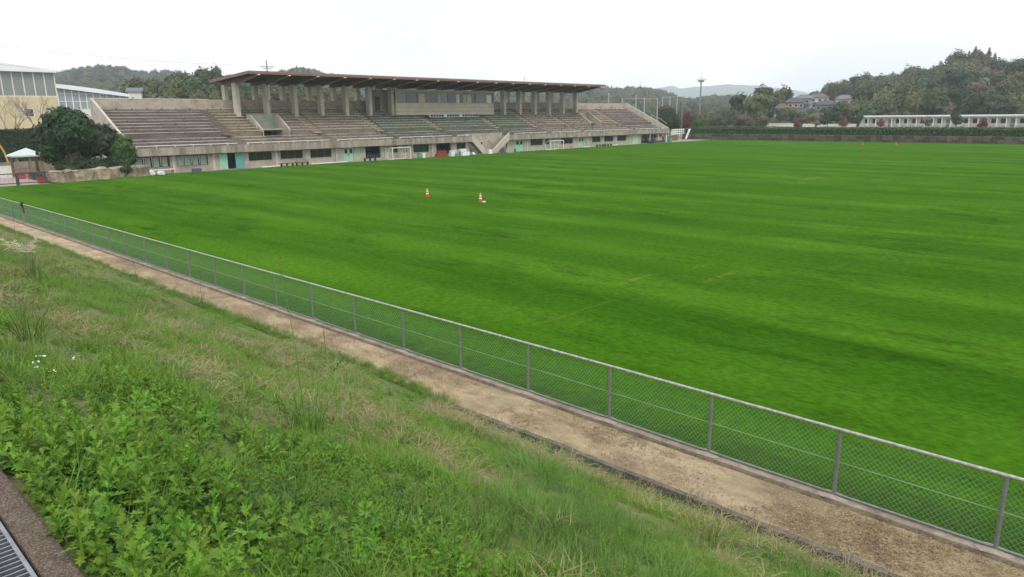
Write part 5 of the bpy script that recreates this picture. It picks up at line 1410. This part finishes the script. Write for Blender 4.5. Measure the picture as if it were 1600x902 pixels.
# house among the trees on the left hill
x, y, _ = azp(19.75, 225)
rt = thing('house', (x, y, 0), 'pale house with grey gable roof among trees on the left hill', 'house')
gz = 12.6
MB().obox((x, y, gz - 2.5), 1.6, 1.5, 3.4, -.5).build('wall', M_offwhite, rt)
g = MB(); ca, sa = math.cos(-.5), math.sin(-.5)
def lw(a, b, z): return (x + a * ca - b * sa, y + a * sa + b * ca, z)
g.quad(lw(-2.1, -2, gz + .9), lw(2.1, -2, gz + .9), lw(2.1, 0, gz + 2.0), lw(-2.1, 0, gz + 2.0)).quad(lw(2.1, 2, gz + .9), lw(-2.1, 2, gz + .9), lw(-2.1, 0, gz + 2.0), lw(2.1, 0, gz + 2.0)).tri(lw(-2.1, -2, gz + .9), lw(-2.1, 0, gz + 2.0), lw(-2.1, 2, gz + .9)).tri(lw(2.1, -2, gz + .9), lw(2.1, 2, gz + .9), lw(2.1, 0, gz + 2.0))
g.build('roof', M_tile_grey, rt)

# geometry-node scatter for uncountable growth
def scatter(name, pts, rots, scl, idx, protos, label, cat):
    """protos: meshes; one point per plant with its own turn, size and kind"""
    c = bpy.data.collections.new(name + '_kinds')
    for i, me in enumerate(protos):
        c.objects.link(bpy.data.objects.new('%s_%02d' % (name, i), me))
    me = bpy.data.meshes.new(name); me.from_pydata(pts, [], [])
    a = me.attributes.new('turn', 'FLOAT_VECTOR', 'POINT'); a.data.foreach_set('vector', [v for r_ in rots for v in r_])
    a = me.attributes.new('size', 'FLOAT', 'POINT'); a.data.foreach_set('value', scl)
    a = me.attributes.new('pick', 'INT', 'POINT'); a.data.foreach_set('value', idx)
    o = bpy.data.objects.new(name, me); COL.objects.link(o)
    ng = bpy.data.node_groups.new(name, 'GeometryNodeTree')
    ng.interface.new_socket('Geometry', in_out='INPUT', socket_type='NodeSocketGeometry'); ng.interface.new_socket('Geometry', in_out='OUTPUT', socket_type='NodeSocketGeometry')
    gi = ng.nodes.new('NodeGroupInput'); go = ng.nodes.new('NodeGroupOutput')
    ci = ng.nodes.new('GeometryNodeCollectionInfo'); ci.inputs['Collection'].default_value = c; ci.inputs['Separate Children'].default_value = True; ci.inputs['Reset Children'].default_value = True
    iop = ng.nodes.new('GeometryNodeInstanceOnPoints'); iop.inputs['Pick Instance'].default_value = True
    def attr(nm, ty):
        q = ng.nodes.new('GeometryNodeInputNamedAttribute'); q.data_type = ty; q.inputs['Name'].default_value = nm; return q.outputs['Attribute']
    l = ng.links.new
    l(gi.outputs[0], iop.inputs['Points']); l(ci.outputs[0], iop.inputs['Instance'])
    l(attr('turn', 'FLOAT_VECTOR'), iop.inputs['Rotation']); l(attr('size', 'FLOAT'), iop.inputs['Scale']); l(attr('pick', 'INT'), iop.inputs['Instance Index'])
    l(iop.outputs[0], go.inputs[0])
    md = o.modifiers.new('plants', 'NODES'); md.node_group = ng
    return tag(o, label, cat, kind='stuff')

def forest_stuff(name, pts, prot_keys, weights, seed, label, s0=.8, s1=1.25):
    rr = random.Random(seed); prot = []; wt = []
    for k, w_ in zip(prot_keys, weights):
        for me in CR[k]: prot.append(me); wt.append(w_)
    scatter(name, [(p[2], p[3], p[4] - .8) for p in pts], [(0, 0, rr.uniform(0, 6.28)) for _ in pts], [rr.uniform(s0, s1) for _ in pts], [rr.choices(range(len(prot)), wt)[0] for _ in pts], prot, label, 'forest')
if len(pts) > 300:
    forest_stuff('upper_wood', pts[300:], ['f_dull', 'f_olive', 'f_brown', 'f_dark'], [3, 3, 2.2, 1.3], 31, 'upper rows of woodland crowns below the crest of the right hill')
pts_f = poisson(far_l, 9, 68, .5, 1.05, 8.0, 26000, 10)
forest_stuff('distant_wood', pts_f, ['f_dull', 'f_olive', 'f_brown', 'f_dark', 'conifer'], [3, 2, .8, 2, .4], 32, 'hazy woods covering the distant hills behind the stand')
# valley trees between the far wall and the distant hills
val = []
rr = random.Random(44)
for _ in range(260):
    az = rr.uniform(57.5, 68.5); d_ = rr.uniform(235, 330)
    if az > 65.8 and d_ > 262: continue
    if az > 66.3 and rr.random() < .6: continue
    x, y, _z = azp(az, d_); val.append((az, d_, x, y, 0.5 - (3.0 if az > 66.3 else 0)))
val = [v for i, v in enumerate(val) if all((v[2] - q[2]) ** 2 + (v[3] - q[3]) ** 2 > 30 for q in val[:i])]
plant(val, 'behind the far hedge', {'f_dull': 3, 'f_olive': 1.6, 'f_brown': 1.4, 'f_dark': 2.0}, 45, s0=.38, s1=.72, spot=spot_val)
# dense backdrop right behind the school
bk = []
for i in range(70):
    y = 95 - i * 1.35; x = 256 + rr.uniform(0, 14); bk.append((0, 0, x, y, 1.2))
plant(bk, 'right behind the white school', {'f_dull': 3, 'f_olive': 2.6, 'f_brown': 1.8, 'f_dark': 2.0}, 46, s0=.6, s1=.95, spot=spot_sch)
# radio mast on the far ridge
x, y, _ = azp(56.56, 1000); z = far_l.h(56.56, 1000)
rt = thing('radio_mast', (x, y, z), 'thin radio mast on the distant ridge', 'mast')
MB().tube((x, y, z), (x, y, z + 20), .4, .15, 6).build('mast', M_grey, rt)
for q in (14, 17): MB().box(x - .6, x + .6, y - .2, y + .2, z + q, z + q + .3).build('antenna', M_grey, rt)

# ------------------------------------------------------------------ weeds and grasses on the bank
L_mug = leaf_mat('weed_leaf', (0.085, 0.2, 0.018), (0.2, 0.36, 0.036), objrand=.28, transl=.35, rough=.55, hue=.012)
L_mug2 = leaf_mat('weed_leaf_yellowish', (0.12, 0.25, 0.025), (0.22, 0.35, 0.04), objrand=.15, transl=.35, rough=.55, hue=.01)
L_mug3 = leaf_mat('weed_leaf_dark', (0.04, 0.115, 0.02), (0.10, 0.21, 0.036), objrand=.25, transl=.3, rough=.5, hue=.015)
L_grass = leaf_mat('bank_grass', (0.095, 0.195, 0.022), (0.205, 0.325, 0.05), objrand=.25, transl=.3, hue=.015)
L_grass2 = leaf_mat('bank_grass_blue', (0.075, 0.165, 0.028), (0.165, 0.275, 0.055), objrand=.2, transl=.3, hue=.01)
L_straw = leaf_mat('straw', (0.17, 0.145, 0.065), (0.33, 0.28, 0.135), objrand=.2, transl=.15, hue=.01)
L_dead = leaf_mat('dead_leaf', (0.10, 0.06, 0.032), (0.25, 0.16, 0.085), objrand=.25, transl=.1, hue=.01)
L_seed = leaf_mat('seed_head', (0.06, 0.045, 0.03), (0.12, 0.085, 0.05), objrand=.2, transl=.1)
L_plume = leaf_mat('pale_plume', (0.5, 0.44, 0.32), (0.66, 0.6, 0.47), objrand=.1, transl=.3)

HALF = [(0, .015), (.16, .03), (.26, .20), (.34, .24), (.37, .10), (.50, .33), (.60, .40), (.60, .13), (.74, .27), (.83, .29), (.81, .09), (1.0, 0)]
def lobed_leaf(vs, fs, base, az, pitch, ln, wd, droop, roll):
    """one deeply lobed weed leaf as two folded halves"""
    f_ = Vector((math.cos(az), math.sin(az), 0)); sd_ = Vector((-math.sin(az), math.cos(az), 0)); up_ = Vector((0, 0, 1))
    fw = f_ * math.cos(pitch) + up_ * math.sin(pitch); nn = up_ * math.cos(pitch) - f_ * math.sin(pitch)
    def P(t_, s_):
        return tuple(base + fw * (ln * t_) - up_ * (droop * ln * t_ * t_) + sd_ * (s_ * wd * ln) + nn * (abs(s_) * .22 * ln + s_ * roll * ln))
    for sg in (1, -1):
        k = len(vs); vs.extend([P(0, 0)] + [P(a, b * sg) for a, b in HALF]); m_ = len(HALF) + 1
        # fan of quads/tris from the mid rib
        ribs = [.0, .37, .60, .81, 1.0]; kr = len(vs); vs.extend([P(q, 0) for q in ribs[1:4]])
        r0, r1, r2, r3, r4 = k, kr, kr + 1, kr + 2, k + m_ - 1
        polys = [(r0, k + 1, k + 2, r1), (k + 2, k + 3, k + 4, k + 5, r1), (r1, k + 5, k + 6, k + 7, k + 8, r2), (r2, k + 8, k + 9, k + 10, k + 11, r3), (r3, k + 11, r4)]
        fs.extend([p_ if sg > 0 else tuple(reversed(p_)) for p_ in polys])
def mugwort(seed, h_, nl, big, mt):
    rr = random.Random(seed); vs = []; fs = []
    lean = Vector((rr.uniform(-.2, .2), rr.uniform(-.2, .2), 1)) * h_
    for i in range(nl):
        t_ = .12 + .88 * i / (nl - 1); az = i * 2.4 + rr.uniform(-.4, .4)
        ln = big * (1.15 - .62 * t_) * rr.uniform(.8, 1.2); pitch = .1 + 1.0 * t_ ** 2 + rr.uniform(-.2, .2)
        lobed_leaf(vs, fs, lean * t_, az, pitch, ln, rr.uniform(.55, .85), .35 * (1.1 - t_), rr.uniform(-.15, .15))
    k = len(vs)
    for z in (0, 1):
        for j in range(3): vs.append(tuple(lean * z + Vector((math.cos(j * 2.09), math.sin(j * 2.09), 0)) * (.006 - .004 * z)))
    for j in range(3): fs.append((k + j, k + (j + 1) % 3, k + 3 + (j + 1) % 3, k + 3 + j))
    me = bpy.data.meshes.new('weed'); me.from_pydata(vs, [], fs); me.materials.append(mt); return me
def simple_leaf_plant(seed, n_, ln, mt):
    rr = random.Random(seed); vs = []; fs = []
    for i in range(n_):
        az = rr.uniform(0, 6.28); l_ = ln * rr.uniform(.6, 1.2); w_ = l_ * rr.uniform(.14, .22); p0 = Vector((rr.uniform(-.05, .05), rr.uniform(-.05, .05), rr.uniform(0, .05)))
        d = Vector((math.cos(az), math.sin(az), 0)); s_ = Vector((-d.y, d.x, 0)); pt = rr.uniform(.3, 1.2); k = len(vs)
        prof = [(0, .15), (.3, .9), (.6, 1), (.85, .6), (1, .05)]
        for t_, ww in prof:
            c = p0 + d * (l_ * t_ * math.cos(pt)) + Vector((0, 0, l_ * (t_ * math.sin(pt) - .45 * t_ * t_))); vs += [tuple(c + s_ * w_ * ww + Vector((0, 0, .25 * w_ * ww))), tuple(c), tuple(c - s_ * w_ * ww + Vector((0, 0, .25 * w_ * ww)))]
        for j in range(4):
            a = k + j * 3; fs += [(a, a + 1, a + 4, a + 3), (a + 1, a + 2, a + 5, a + 4)]
    me = bpy.data.meshes.new('leafy'); me.from_pydata(vs, [], fs); me.materials.append(mt); return me
def tuft(seed, n_, h_, spread, wd, mt, lean=.5, flat=False, seg=4):
    rr = random.Random(seed); vs = []; fs = []
    for i in range(n_):
        a = rr.uniform(0, 6.28); rad = spread * math.sqrt(rr.random()); p0 = Vector((math.cos(a) * rad, math.sin(a) * rad, -.02)); az = a + rr.uniform(-1.2, 1.2)
        l_ = h_ * rr.uniform(.5, 1.15); w_ = wd * rr.uniform(.6, 1.3); ln = lean * rr.uniform(.2, 1.5); d = Vector((math.cos(az), math.sin(az), 0)); s_ = Vector((-d.y, d.x, 0)); k = len(vs)
        if flat: p0.z = rr.uniform(.0, .03)
        for j in range(seg + 1):
            t_ = j / seg
            if flat: c = p0 + d * l_ * t_ + Vector((0, 0, .05 * math.sin(t_ * 3.1) * rr.uniform(.2, 1)))
            else: c = p0 + d * (l_ * ln * t_ * t_) + Vector((0, 0, l_ * (t_ - .38 * ln * t_ * t_)))
            ww = w_ * (1 - t_ ** 1.6) + .0006; vs += [tuple(c + s_ * ww), tuple(c - s_ * ww)]
        for j in range(seg):
            b = k + j * 2; fs.append((b, b + 1, b + 3, b + 2))
    me = bpy.data.meshes.new('tuft'); me.from_pydata(vs, [], fs); me.materials.append(mt); return me

rs = random.Random(90)
def bank_pts(n_, x0, x1, y0, y1, accept):
    out = []
    for _ in range(n_):
        x, y = rs.uniform(x0, x1), rs.uniform(y0, y1)
        if accept(x, y): out.append((x, y, slope_z(x, y)))
    return out
def nn_(x, y, s_, o_): return noise.noise((x * s_ + o_, y * s_, o_ * 1.7))
def edge_x(y):      # lower limit of the broadleaf weeds, wandering
    return 2.75 + .6 * noise.noise((y * .35, 2.2, 0)) + .05 * y
def weed_ok(x, y):
    e = edge_x(y) - x
    if e < -1.5: return False
    p_ = sm((e + 1.5) / 2.6) * (.75 + 1.2 * nn_(x, y, .8, 3)) * (1 - .2 * sm((y - 5) / 4))
    return rs.random() < p_
def rot_of(k=.25): return (rs.uniform(-k, k), rs.uniform(-k, k) + .25, rs.uniform(0, 6.28))
mug = [mugwort(300 + i, rs.uniform(.14, .30), 16 + i % 5, rs.uniform(.085, .125), L_mug) for i in range(6)] + [mugwort(320 + i, rs.uniform(.2, .32), 17, rs.uniform(.08, .11), L_mug2) for i in range(2)] + [simple_leaf_plant(330 + i, 14, .095, L_mug3) for i in range(2)] + [mugwort(340 + i, .16, 14, .09, L_mug3) for i in range(2)]
P_ = bank_pts(8200, .64, 4.8, 1.2, 9.5, weed_ok) + bank_pts(4200, .64, 5.0, 9.5, 20, weed_ok) + bank_pts(800, .60, 1.0, 1.2, 9, lambda x, y: True)
scatter('broadleaf_weeds', P_, [rot_of(.3) for _ in P_], [rs.uniform(.45, 1.1) * (1.0 - .45 * sm((p_[1] - 4.5) / 5)) * (.72 + .75 * nn_(p_[0], p_[1], .9, 51)) * (1 - .35 * sm((p_[0] - 1.6) / 2)) for p_ in P_], [(rs.choices(range(12), [3, 3, 3, 3, 3, 3, 2.4, 2.4, .4, .4, .5, .5])[0] if nn_(p_[0], p_[1], .75, 77) + rs.uniform(-.25, .25) > -.12 else rs.choices(range(12), [1, 1, 1, 1, 1, 1, .2, .2, 3, 3, 4, 4])[0]) for p_ in P_], mug, 'lush bright green lobed weeds covering the upper bank', 'weeds')
# a few weeds lower down
P_ = bank_pts(3600, 3.2, 9.2, 1.5, 20, lambda x, y: nn_(x, y, .6, 8) > .02)
scatter('scattered_weeds', P_, [rot_of(.3) for _ in P_], [rs.uniform(.3, .65) for _ in P_], [rs.randrange(12) for _ in P_], mug, 'small low weeds scattered through the grass of the lower bank', 'weeds')
# grasses
gr = [tuft(400 + i, 34, .26, .14, .0032, L_grass, .7) for i in range(4)] + [tuft(410 + i, 30, .36, .12, .0035, L_grass2, .7) for i in range(3)] + [tuft(420 + i, 26, .16, .16, .003, L_grass, .9) for i in range(3)]
def grass_ok(x, y):
    d = .62 + 1.1 * nn_(x, y, .55, 14) 
    if x < edge_x(y) - .9: d *= .45
    return rs.random() < d
P_ = bank_pts(17000, .7, 9.33, 1.0, 14, grass_ok) + bank_pts(13000, .7, 9.33, 14, 34, grass_ok) + bank_pts(7000, .7, 9.33, 34, 80, grass_ok)
scatter('bank_grass', P_, [rot_of(.2) for _ in P_], [rs.uniform(.5, 1.1) * (.75 - .16 * sm((p_[0] - 4) / 1.5) - .22 * sm((p_[0] - 7.4) / 1.3) + .15 * nn_(p_[0], p_[1], .5, 40)) for p_ in P_], [(rs.choice((0, 1, 2, 3, 7, 8, 9)) if nn_(p_[0], p_[1], .45, 61) + rs.uniform(-.2, .2) > -.05 else rs.choice((4, 5, 6, 7))) for p_ in P_], gr, 'mixed green grass growing over the lower bank', 'grass')
# dry straw lying in patches
stw = [tuft(440 + i, 26, .24, .18, .0026, L_straw, .5, True) for i in range(3)] + [tuft(450 + i, 7, .22, .1, .0022, L_straw, .7) for i in range(2)]
def straw_ok(x, y): return nn_(x * 1.6, y * .6, .55, 5) > .04 and rs.random() < .85
P_ = bank_pts(3800, 1.4, 9.1, 1.5, 16, straw_ok) + bank_pts(3000, 2.6, 9.2, 16, 45, straw_ok)
scatter('dry_straw', P_, [(rs.uniform(-.1, .1), .48, rs.uniform(-.4, .4)) if False else (rs.uniform(-.12, .12), rs.uniform(.2, .5), rs.uniform(0, 6.28)) for _ in P_], [rs.uniform(.7, 1.3) for _ in P_], [rs.choices(range(5), [3, 3, 3, 1, 1])[0] for _ in P_], stw, 'dry straw and dead stems lying in patches on the bank', 'straw')
# dead leaves and grit on the path
lf = []
for i in range(3):
    rr = random.Random(470 + i); vs = []; fs = []
    for _ in range(14):
        c = Vector((rr.uniform(-.16, .16), rr.uniform(-.16, .16), rr.uniform(.006, .022))); a = rr.uniform(0, 6.28); u = Vector((math.cos(a), math.sin(a), rr.uniform(-.3, .3))); v = Vector((-math.sin(a), math.cos(a), rr.uniform(-.3, .3))); s_ = rr.uniform(.007, .022); k = len(vs)
        vs += [tuple(c - u * s_), tuple(c + v * s_ * .5), tuple(c + u * s_), tuple(c - v * s_ * .5)]; fs.append((k, k + 1, k + 2, k + 3))
    me = bpy.data.meshes.new('litter'); me.from_pydata(vs, [], fs); me.materials.append(L_dead if i < 2 else L_straw); lf.append(me)
P_ = []
for _ in range(7000):
    x, y = rs.uniform(9.5, 10.7), .5 + 34 * rs.random() ** 1.3
    if rs.random() < .45 + 1.2 * nn_(x, y, .8, 21): P_.append((x, y, .06))
scatter('leaf_litter', P_, [(0, 0, rs.uniform(0, 6.28)) for _ in P_], [rs.uniform(.6, 1.3) for _ in P_], [rs.randrange(3) for _ in P_], lf, 'dead leaves and straw bits lying on the dirt path', 'litter')
gvl = []
for i in range(3):
    rr = random.Random(490 + i); g = MB()
    for _ in range(9):
        c = Vector((rr.uniform(-.2, .2), rr.uniform(-.2, .2), rr.uniform(-.002, .006))); q = rr.uniform(.005, .015); k = len(g.v)
        g.v += [tuple(c + Vector(d) * q * rr.uniform(.7, 1.3)) for d in ((1, 0, 0), (0, 1, 0), (-1, 0, 0), (0, -1, 0), (0, 0, .8))]
        g.f += [(k, k + 1, k + 4), (k + 1, k + 2, k + 4), (k + 2, k + 3, k + 4), (k + 3, k, k + 4)]
    gvl.append(g.mesh('pebbles', mat('pebble', (.42, .34, .25), (.26, .21, .155), 20, .9, island=.3), fix=False))
P_ = []
for _ in range(1500):
    x, y = rs.uniform(9.52, 10.68), .5 + 30 * rs.random() ** 1.4
    if rs.random() < .5 + nn_(x, y, .7, 91): P_.append((x, y, .05))
scatter('path_gravel', P_, [(0, 0, rs.uniform(0, 6.28)) for _ in P_], [rs.uniform(.5, 1.3) for _ in P_], [rs.randrange(3) for _ in P_], gvl, 'loose pebbles lying on the dirt path', 'gravel')
# grass creeping over the kerb, and rough field edge along the fence
P_ = []
for _ in range(4200):
    y = rs.uniform(1, 60); x = 9.3 + rs.gauss(0, .12) + (.2 * sm((y - 10) / 3))
    if ((nn_(x, y, .9, 31) > .12 and x < 9.42) or y > 10.5) and x < 9.8: P_.append((x, y, slope_z(min(x, 9.36), y) if x < 9.36 else .05))
scatter('kerb_grass', P_, [rot_of(.25) for _ in P_], [rs.uniform(.35, .8) * (.5 if p_[1] < 10.5 else .9) for p_ in P_], [rs.randrange(10) for _ in P_], gr, 'grass tufts creeping over the edge of the dirt path', 'grass')
fg = [tuft(480 + i, 40, .12, .16, .003, leaf_mat('turf_blade', (0.042, 0.13, 0.003), (0.085, 0.19, 0.006), objrand=.2, transl=.25), .8, seg=3) for i in range(4)]
P_ = []
for _ in range(9000):
    y = .3 + 60 * rs.random() ** 1.7; x = 10.98 + abs(rs.gauss(0, 1.0)) ** 1.2 * 1.2
    if x < 15: P_.append((x, y, 0.0))
scatter('field_edge_grass', P_, [(0, 0, rs.uniform(0, 6.28)) for _ in P_], [rs.uniform(.3, .75) * (1.0 if p_[0] < 12 else .6) for p_ in P_], [rs.randrange(4) for _ in P_], fg, 'longer turf along the fence at the edge of the field', 'grass')

# distinct clumps and stalks one can point at
def clump(x, y, h_, n_, wd, mt, label, name='grass_clump', lean=.8, spread=.16, seeds=0, plume=0, sd_=1):
    z = slope_z(x, y); rt = thing(name, (x, y, z), label, 'grass')
    o = bpy.data.objects.new('blades', tuft(500 + sd_, n_, h_, spread, wd, mt, lean, seg=6)); link(o, rt)
    rr = random.Random(sd_)
    for i in range(seeds + plume):
        a = rr.uniform(0, 6.28); tx = Vector((math.cos(a), math.sin(a), 0)) * rr.uniform(.05, .35); hh = h_ * rr.uniform(1.1, 1.6) if seeds else h_ * rr.uniform(.9, 1.2)
        g = MB(); p0 = Vector((x, y, z)) + tx * .2; p1 = Vector((x, y, z + hh * .7)) + tx * .7; p2 = Vector((x, y, z + hh)) + tx * 1.2
        g.tube(p0, p1, .004, .003, 4, False); g.tube(p1, p2, .003, .002, 4, False); g.build('stem', L_straw if plume else L_grass2, rt, fix=False)
        hd = MB()
        for q in range(40 if plume else 26):
            t_ = q / (40 if plume else 26); c = p1.lerp(p2, .35 + .7 * t_); dd = Vector((rr.uniform(-1, 1), rr.uniform(-1, 1), rr.uniform(-.2, 1))).normalized() * (.09 if plume else .022); sdv = dd.orthogonal().normalized() * (.005 if plume else .004)
            hd.quad(tuple(c - sdv), tuple(c + sdv), tuple(c + dd + sdv * .4 + (tx * .12 if plume else Vector((0, 0, .015)))), tuple(c + dd - sdv * .4 + (tx * .12 if plume else Vector((0, 0, .015)))))
        hd.build('seed_head', L_plume if plume else L_seed, rt, fix=False)
    return rt
clump(3.35, 15.6, .75, 40, .006, L_grass2, 'tall grass clump with pale feathery plumes on the bank at the left edge', plume=6, sd_=1)
clump(3.3, 5.9, .6, 46, .007, L_grass2, 'clump of broad grass blades with tall dark stems amid the weeds, centre', seeds=1, sd_=2)
clump(3.15, 6.05, .45, 20, .006, L_grass, 'smaller grass clump just left of the broad bladed one', sd_=3)
clump(5.9, 5.2, .6, 120, .0035, L_grass2, 'dense fine grass mound on the lower bank right of centre', lean=1.1, spread=.34, sd_=4)
clump(5.7, 17.2, .6, 90, .0035, L_grass2, 'bushy grass mound on the bank near the path at left', lean=1.0, spread=.3, sd_=5)
clump(5.2, 8.6, .55, 100, .0035, L_grass, 'fine hazy grass mound in the middle of the bank', lean=1.1, spread=.36, sd_=6)
clump(1.66, 8.3, .7, 34, .006, L_grass2, 'upright grass clump with long blades among weeds at the left', sd_=7)
clump(6.6, 3.4, .5, 70, .0035, L_grass, 'fine grass mound on the lower bank near the bottom edge', lean=1.0, spread=.28, sd_=8)
for i, (x, y, hh, lb) in enumerate(((8.9, 21.6, 1.35, 'tall thin dark seed stalk standing against the fence, left of centre'), (3.4, 6.1, 1.75, 'very tall thin seed stalk amid the weeds in the centre foreground'), (9.0, 44.0, 1.6, 'tall seed stalk against the fence near its far left end'), (9.0, 27.2, 1.0, 'thin seed stalk by the dirt path, left of the dark one'), (8.6, 14.2, .8, 'short thin seed stalk at the edge of the path'))):
    z = slope_z(x, y); rt = thing('seed_stalk', (x, y, z), lb, 'grass stalk', 'seed stalks'); rr = random.Random(i); b = Vector((rr.uniform(-.12, .12), rr.uniform(-.1, .1), 0))
    p = [Vector((x, y, z)), Vector((x, y, z + hh * .5)) + b * .3, Vector((x, y, z + hh)) + b]
    MB().tube(p[0], p[1], .006, .005, 5, False).tube(p[1], p[2], .005, .003, 5, False).build('stem', L_grass2 if i == 1 else L_seed, rt, fix=False)
    hd = MB()
    for q in range(60):
        c = p[1].lerp(p[2], .35 + .65 * q / 60); dd = Vector((rr.uniform(-1, 1), rr.uniform(-1, 1), rr.uniform(.2, 1))).normalized() * .018; sdv = dd.orthogonal().normalized() * .004
        hd.quad(tuple(c - sdv), tuple(c + sdv), tuple(c + dd + sdv), tuple(c + dd - sdv))
    hd.build('seed_head', L_seed, rt, fix=False)
# vine-wrapped fence post top at the far left
x, y = FX - .05, FY0 + FS * 22.6
rt = thing('climbing_weed', (x, y, .1), 'dark dry weed clinging to the fence near its left end', 'weed')
cm = crown_mesh('leaves', [(0, 0, 1.15, .09, .1, .18), (.03, .03, .8, .06, .06, .25)], 110, .04, L_seed, 88); link(bpy.data.objects.new('leaves', cm), rt)
MB().tube((x, y, .1), (x, y, 1.0), .02, .012, 5).build('stem', M_bark_lt, rt)
# white flecks among the weeds
for i, (x, y, lb) in enumerate(((1.15, 5.3, 'white petal scrap among the weeds, lowest of the group'), (1.2, 5.75, 'white petal scrap among the weeds, left in the group'), (1.42, 5.9, 'white petal scrap among the weeds, right in the group'), (1.6, 6.6, 'white petal scrap among the weeds, top of the group'), (1.1, 5.45, 'second lowest white petal scrap among the weeds'))):
    rr = random.Random(i); z = slope_z(x, y) + .26; g = MB()
    for _ in range(4):
        c = Vector((x + rr.uniform(-.03, .03), y + rr.uniform(-.05, .05), z + rr.uniform(-.01, .02))); a = rr.uniform(0, 6); u = Vector((math.cos(a), math.sin(a), rr.uniform(-.3, .4))) * .015; v = Vector((-math.sin(a), math.cos(a), .2)) * .006
        g.quad(tuple(c - u), tuple(c - v), tuple(c + u), tuple(c + v))
    o = g.build('white_scrap', M_white, fix=False); tag(o, lb, 'scrap', 'white scraps in the weeds')

# ------------------------------------------------------------------ haze
m, n, p, o = nodes_of('haze_air'); n.nodes.remove(p)
pv = n.nodes.new('ShaderNodeVolumePrincipled'); pv.inputs['Density'].default_value = 2.8e-4; pv.inputs['Color'].default_value = (.86, .93, 1.0, 1)
pv.inputs['Density Attribute'].default_value = ''; pv.inputs['Anisotropy'].default_value = 0.0
n.links.new(pv.outputs[0], o.inputs['Volume'])
hz = MB().box(-1600, 5300, -1600, 5300, -1.4, 168).build('haze', m); tag(hz, kind='stuff')
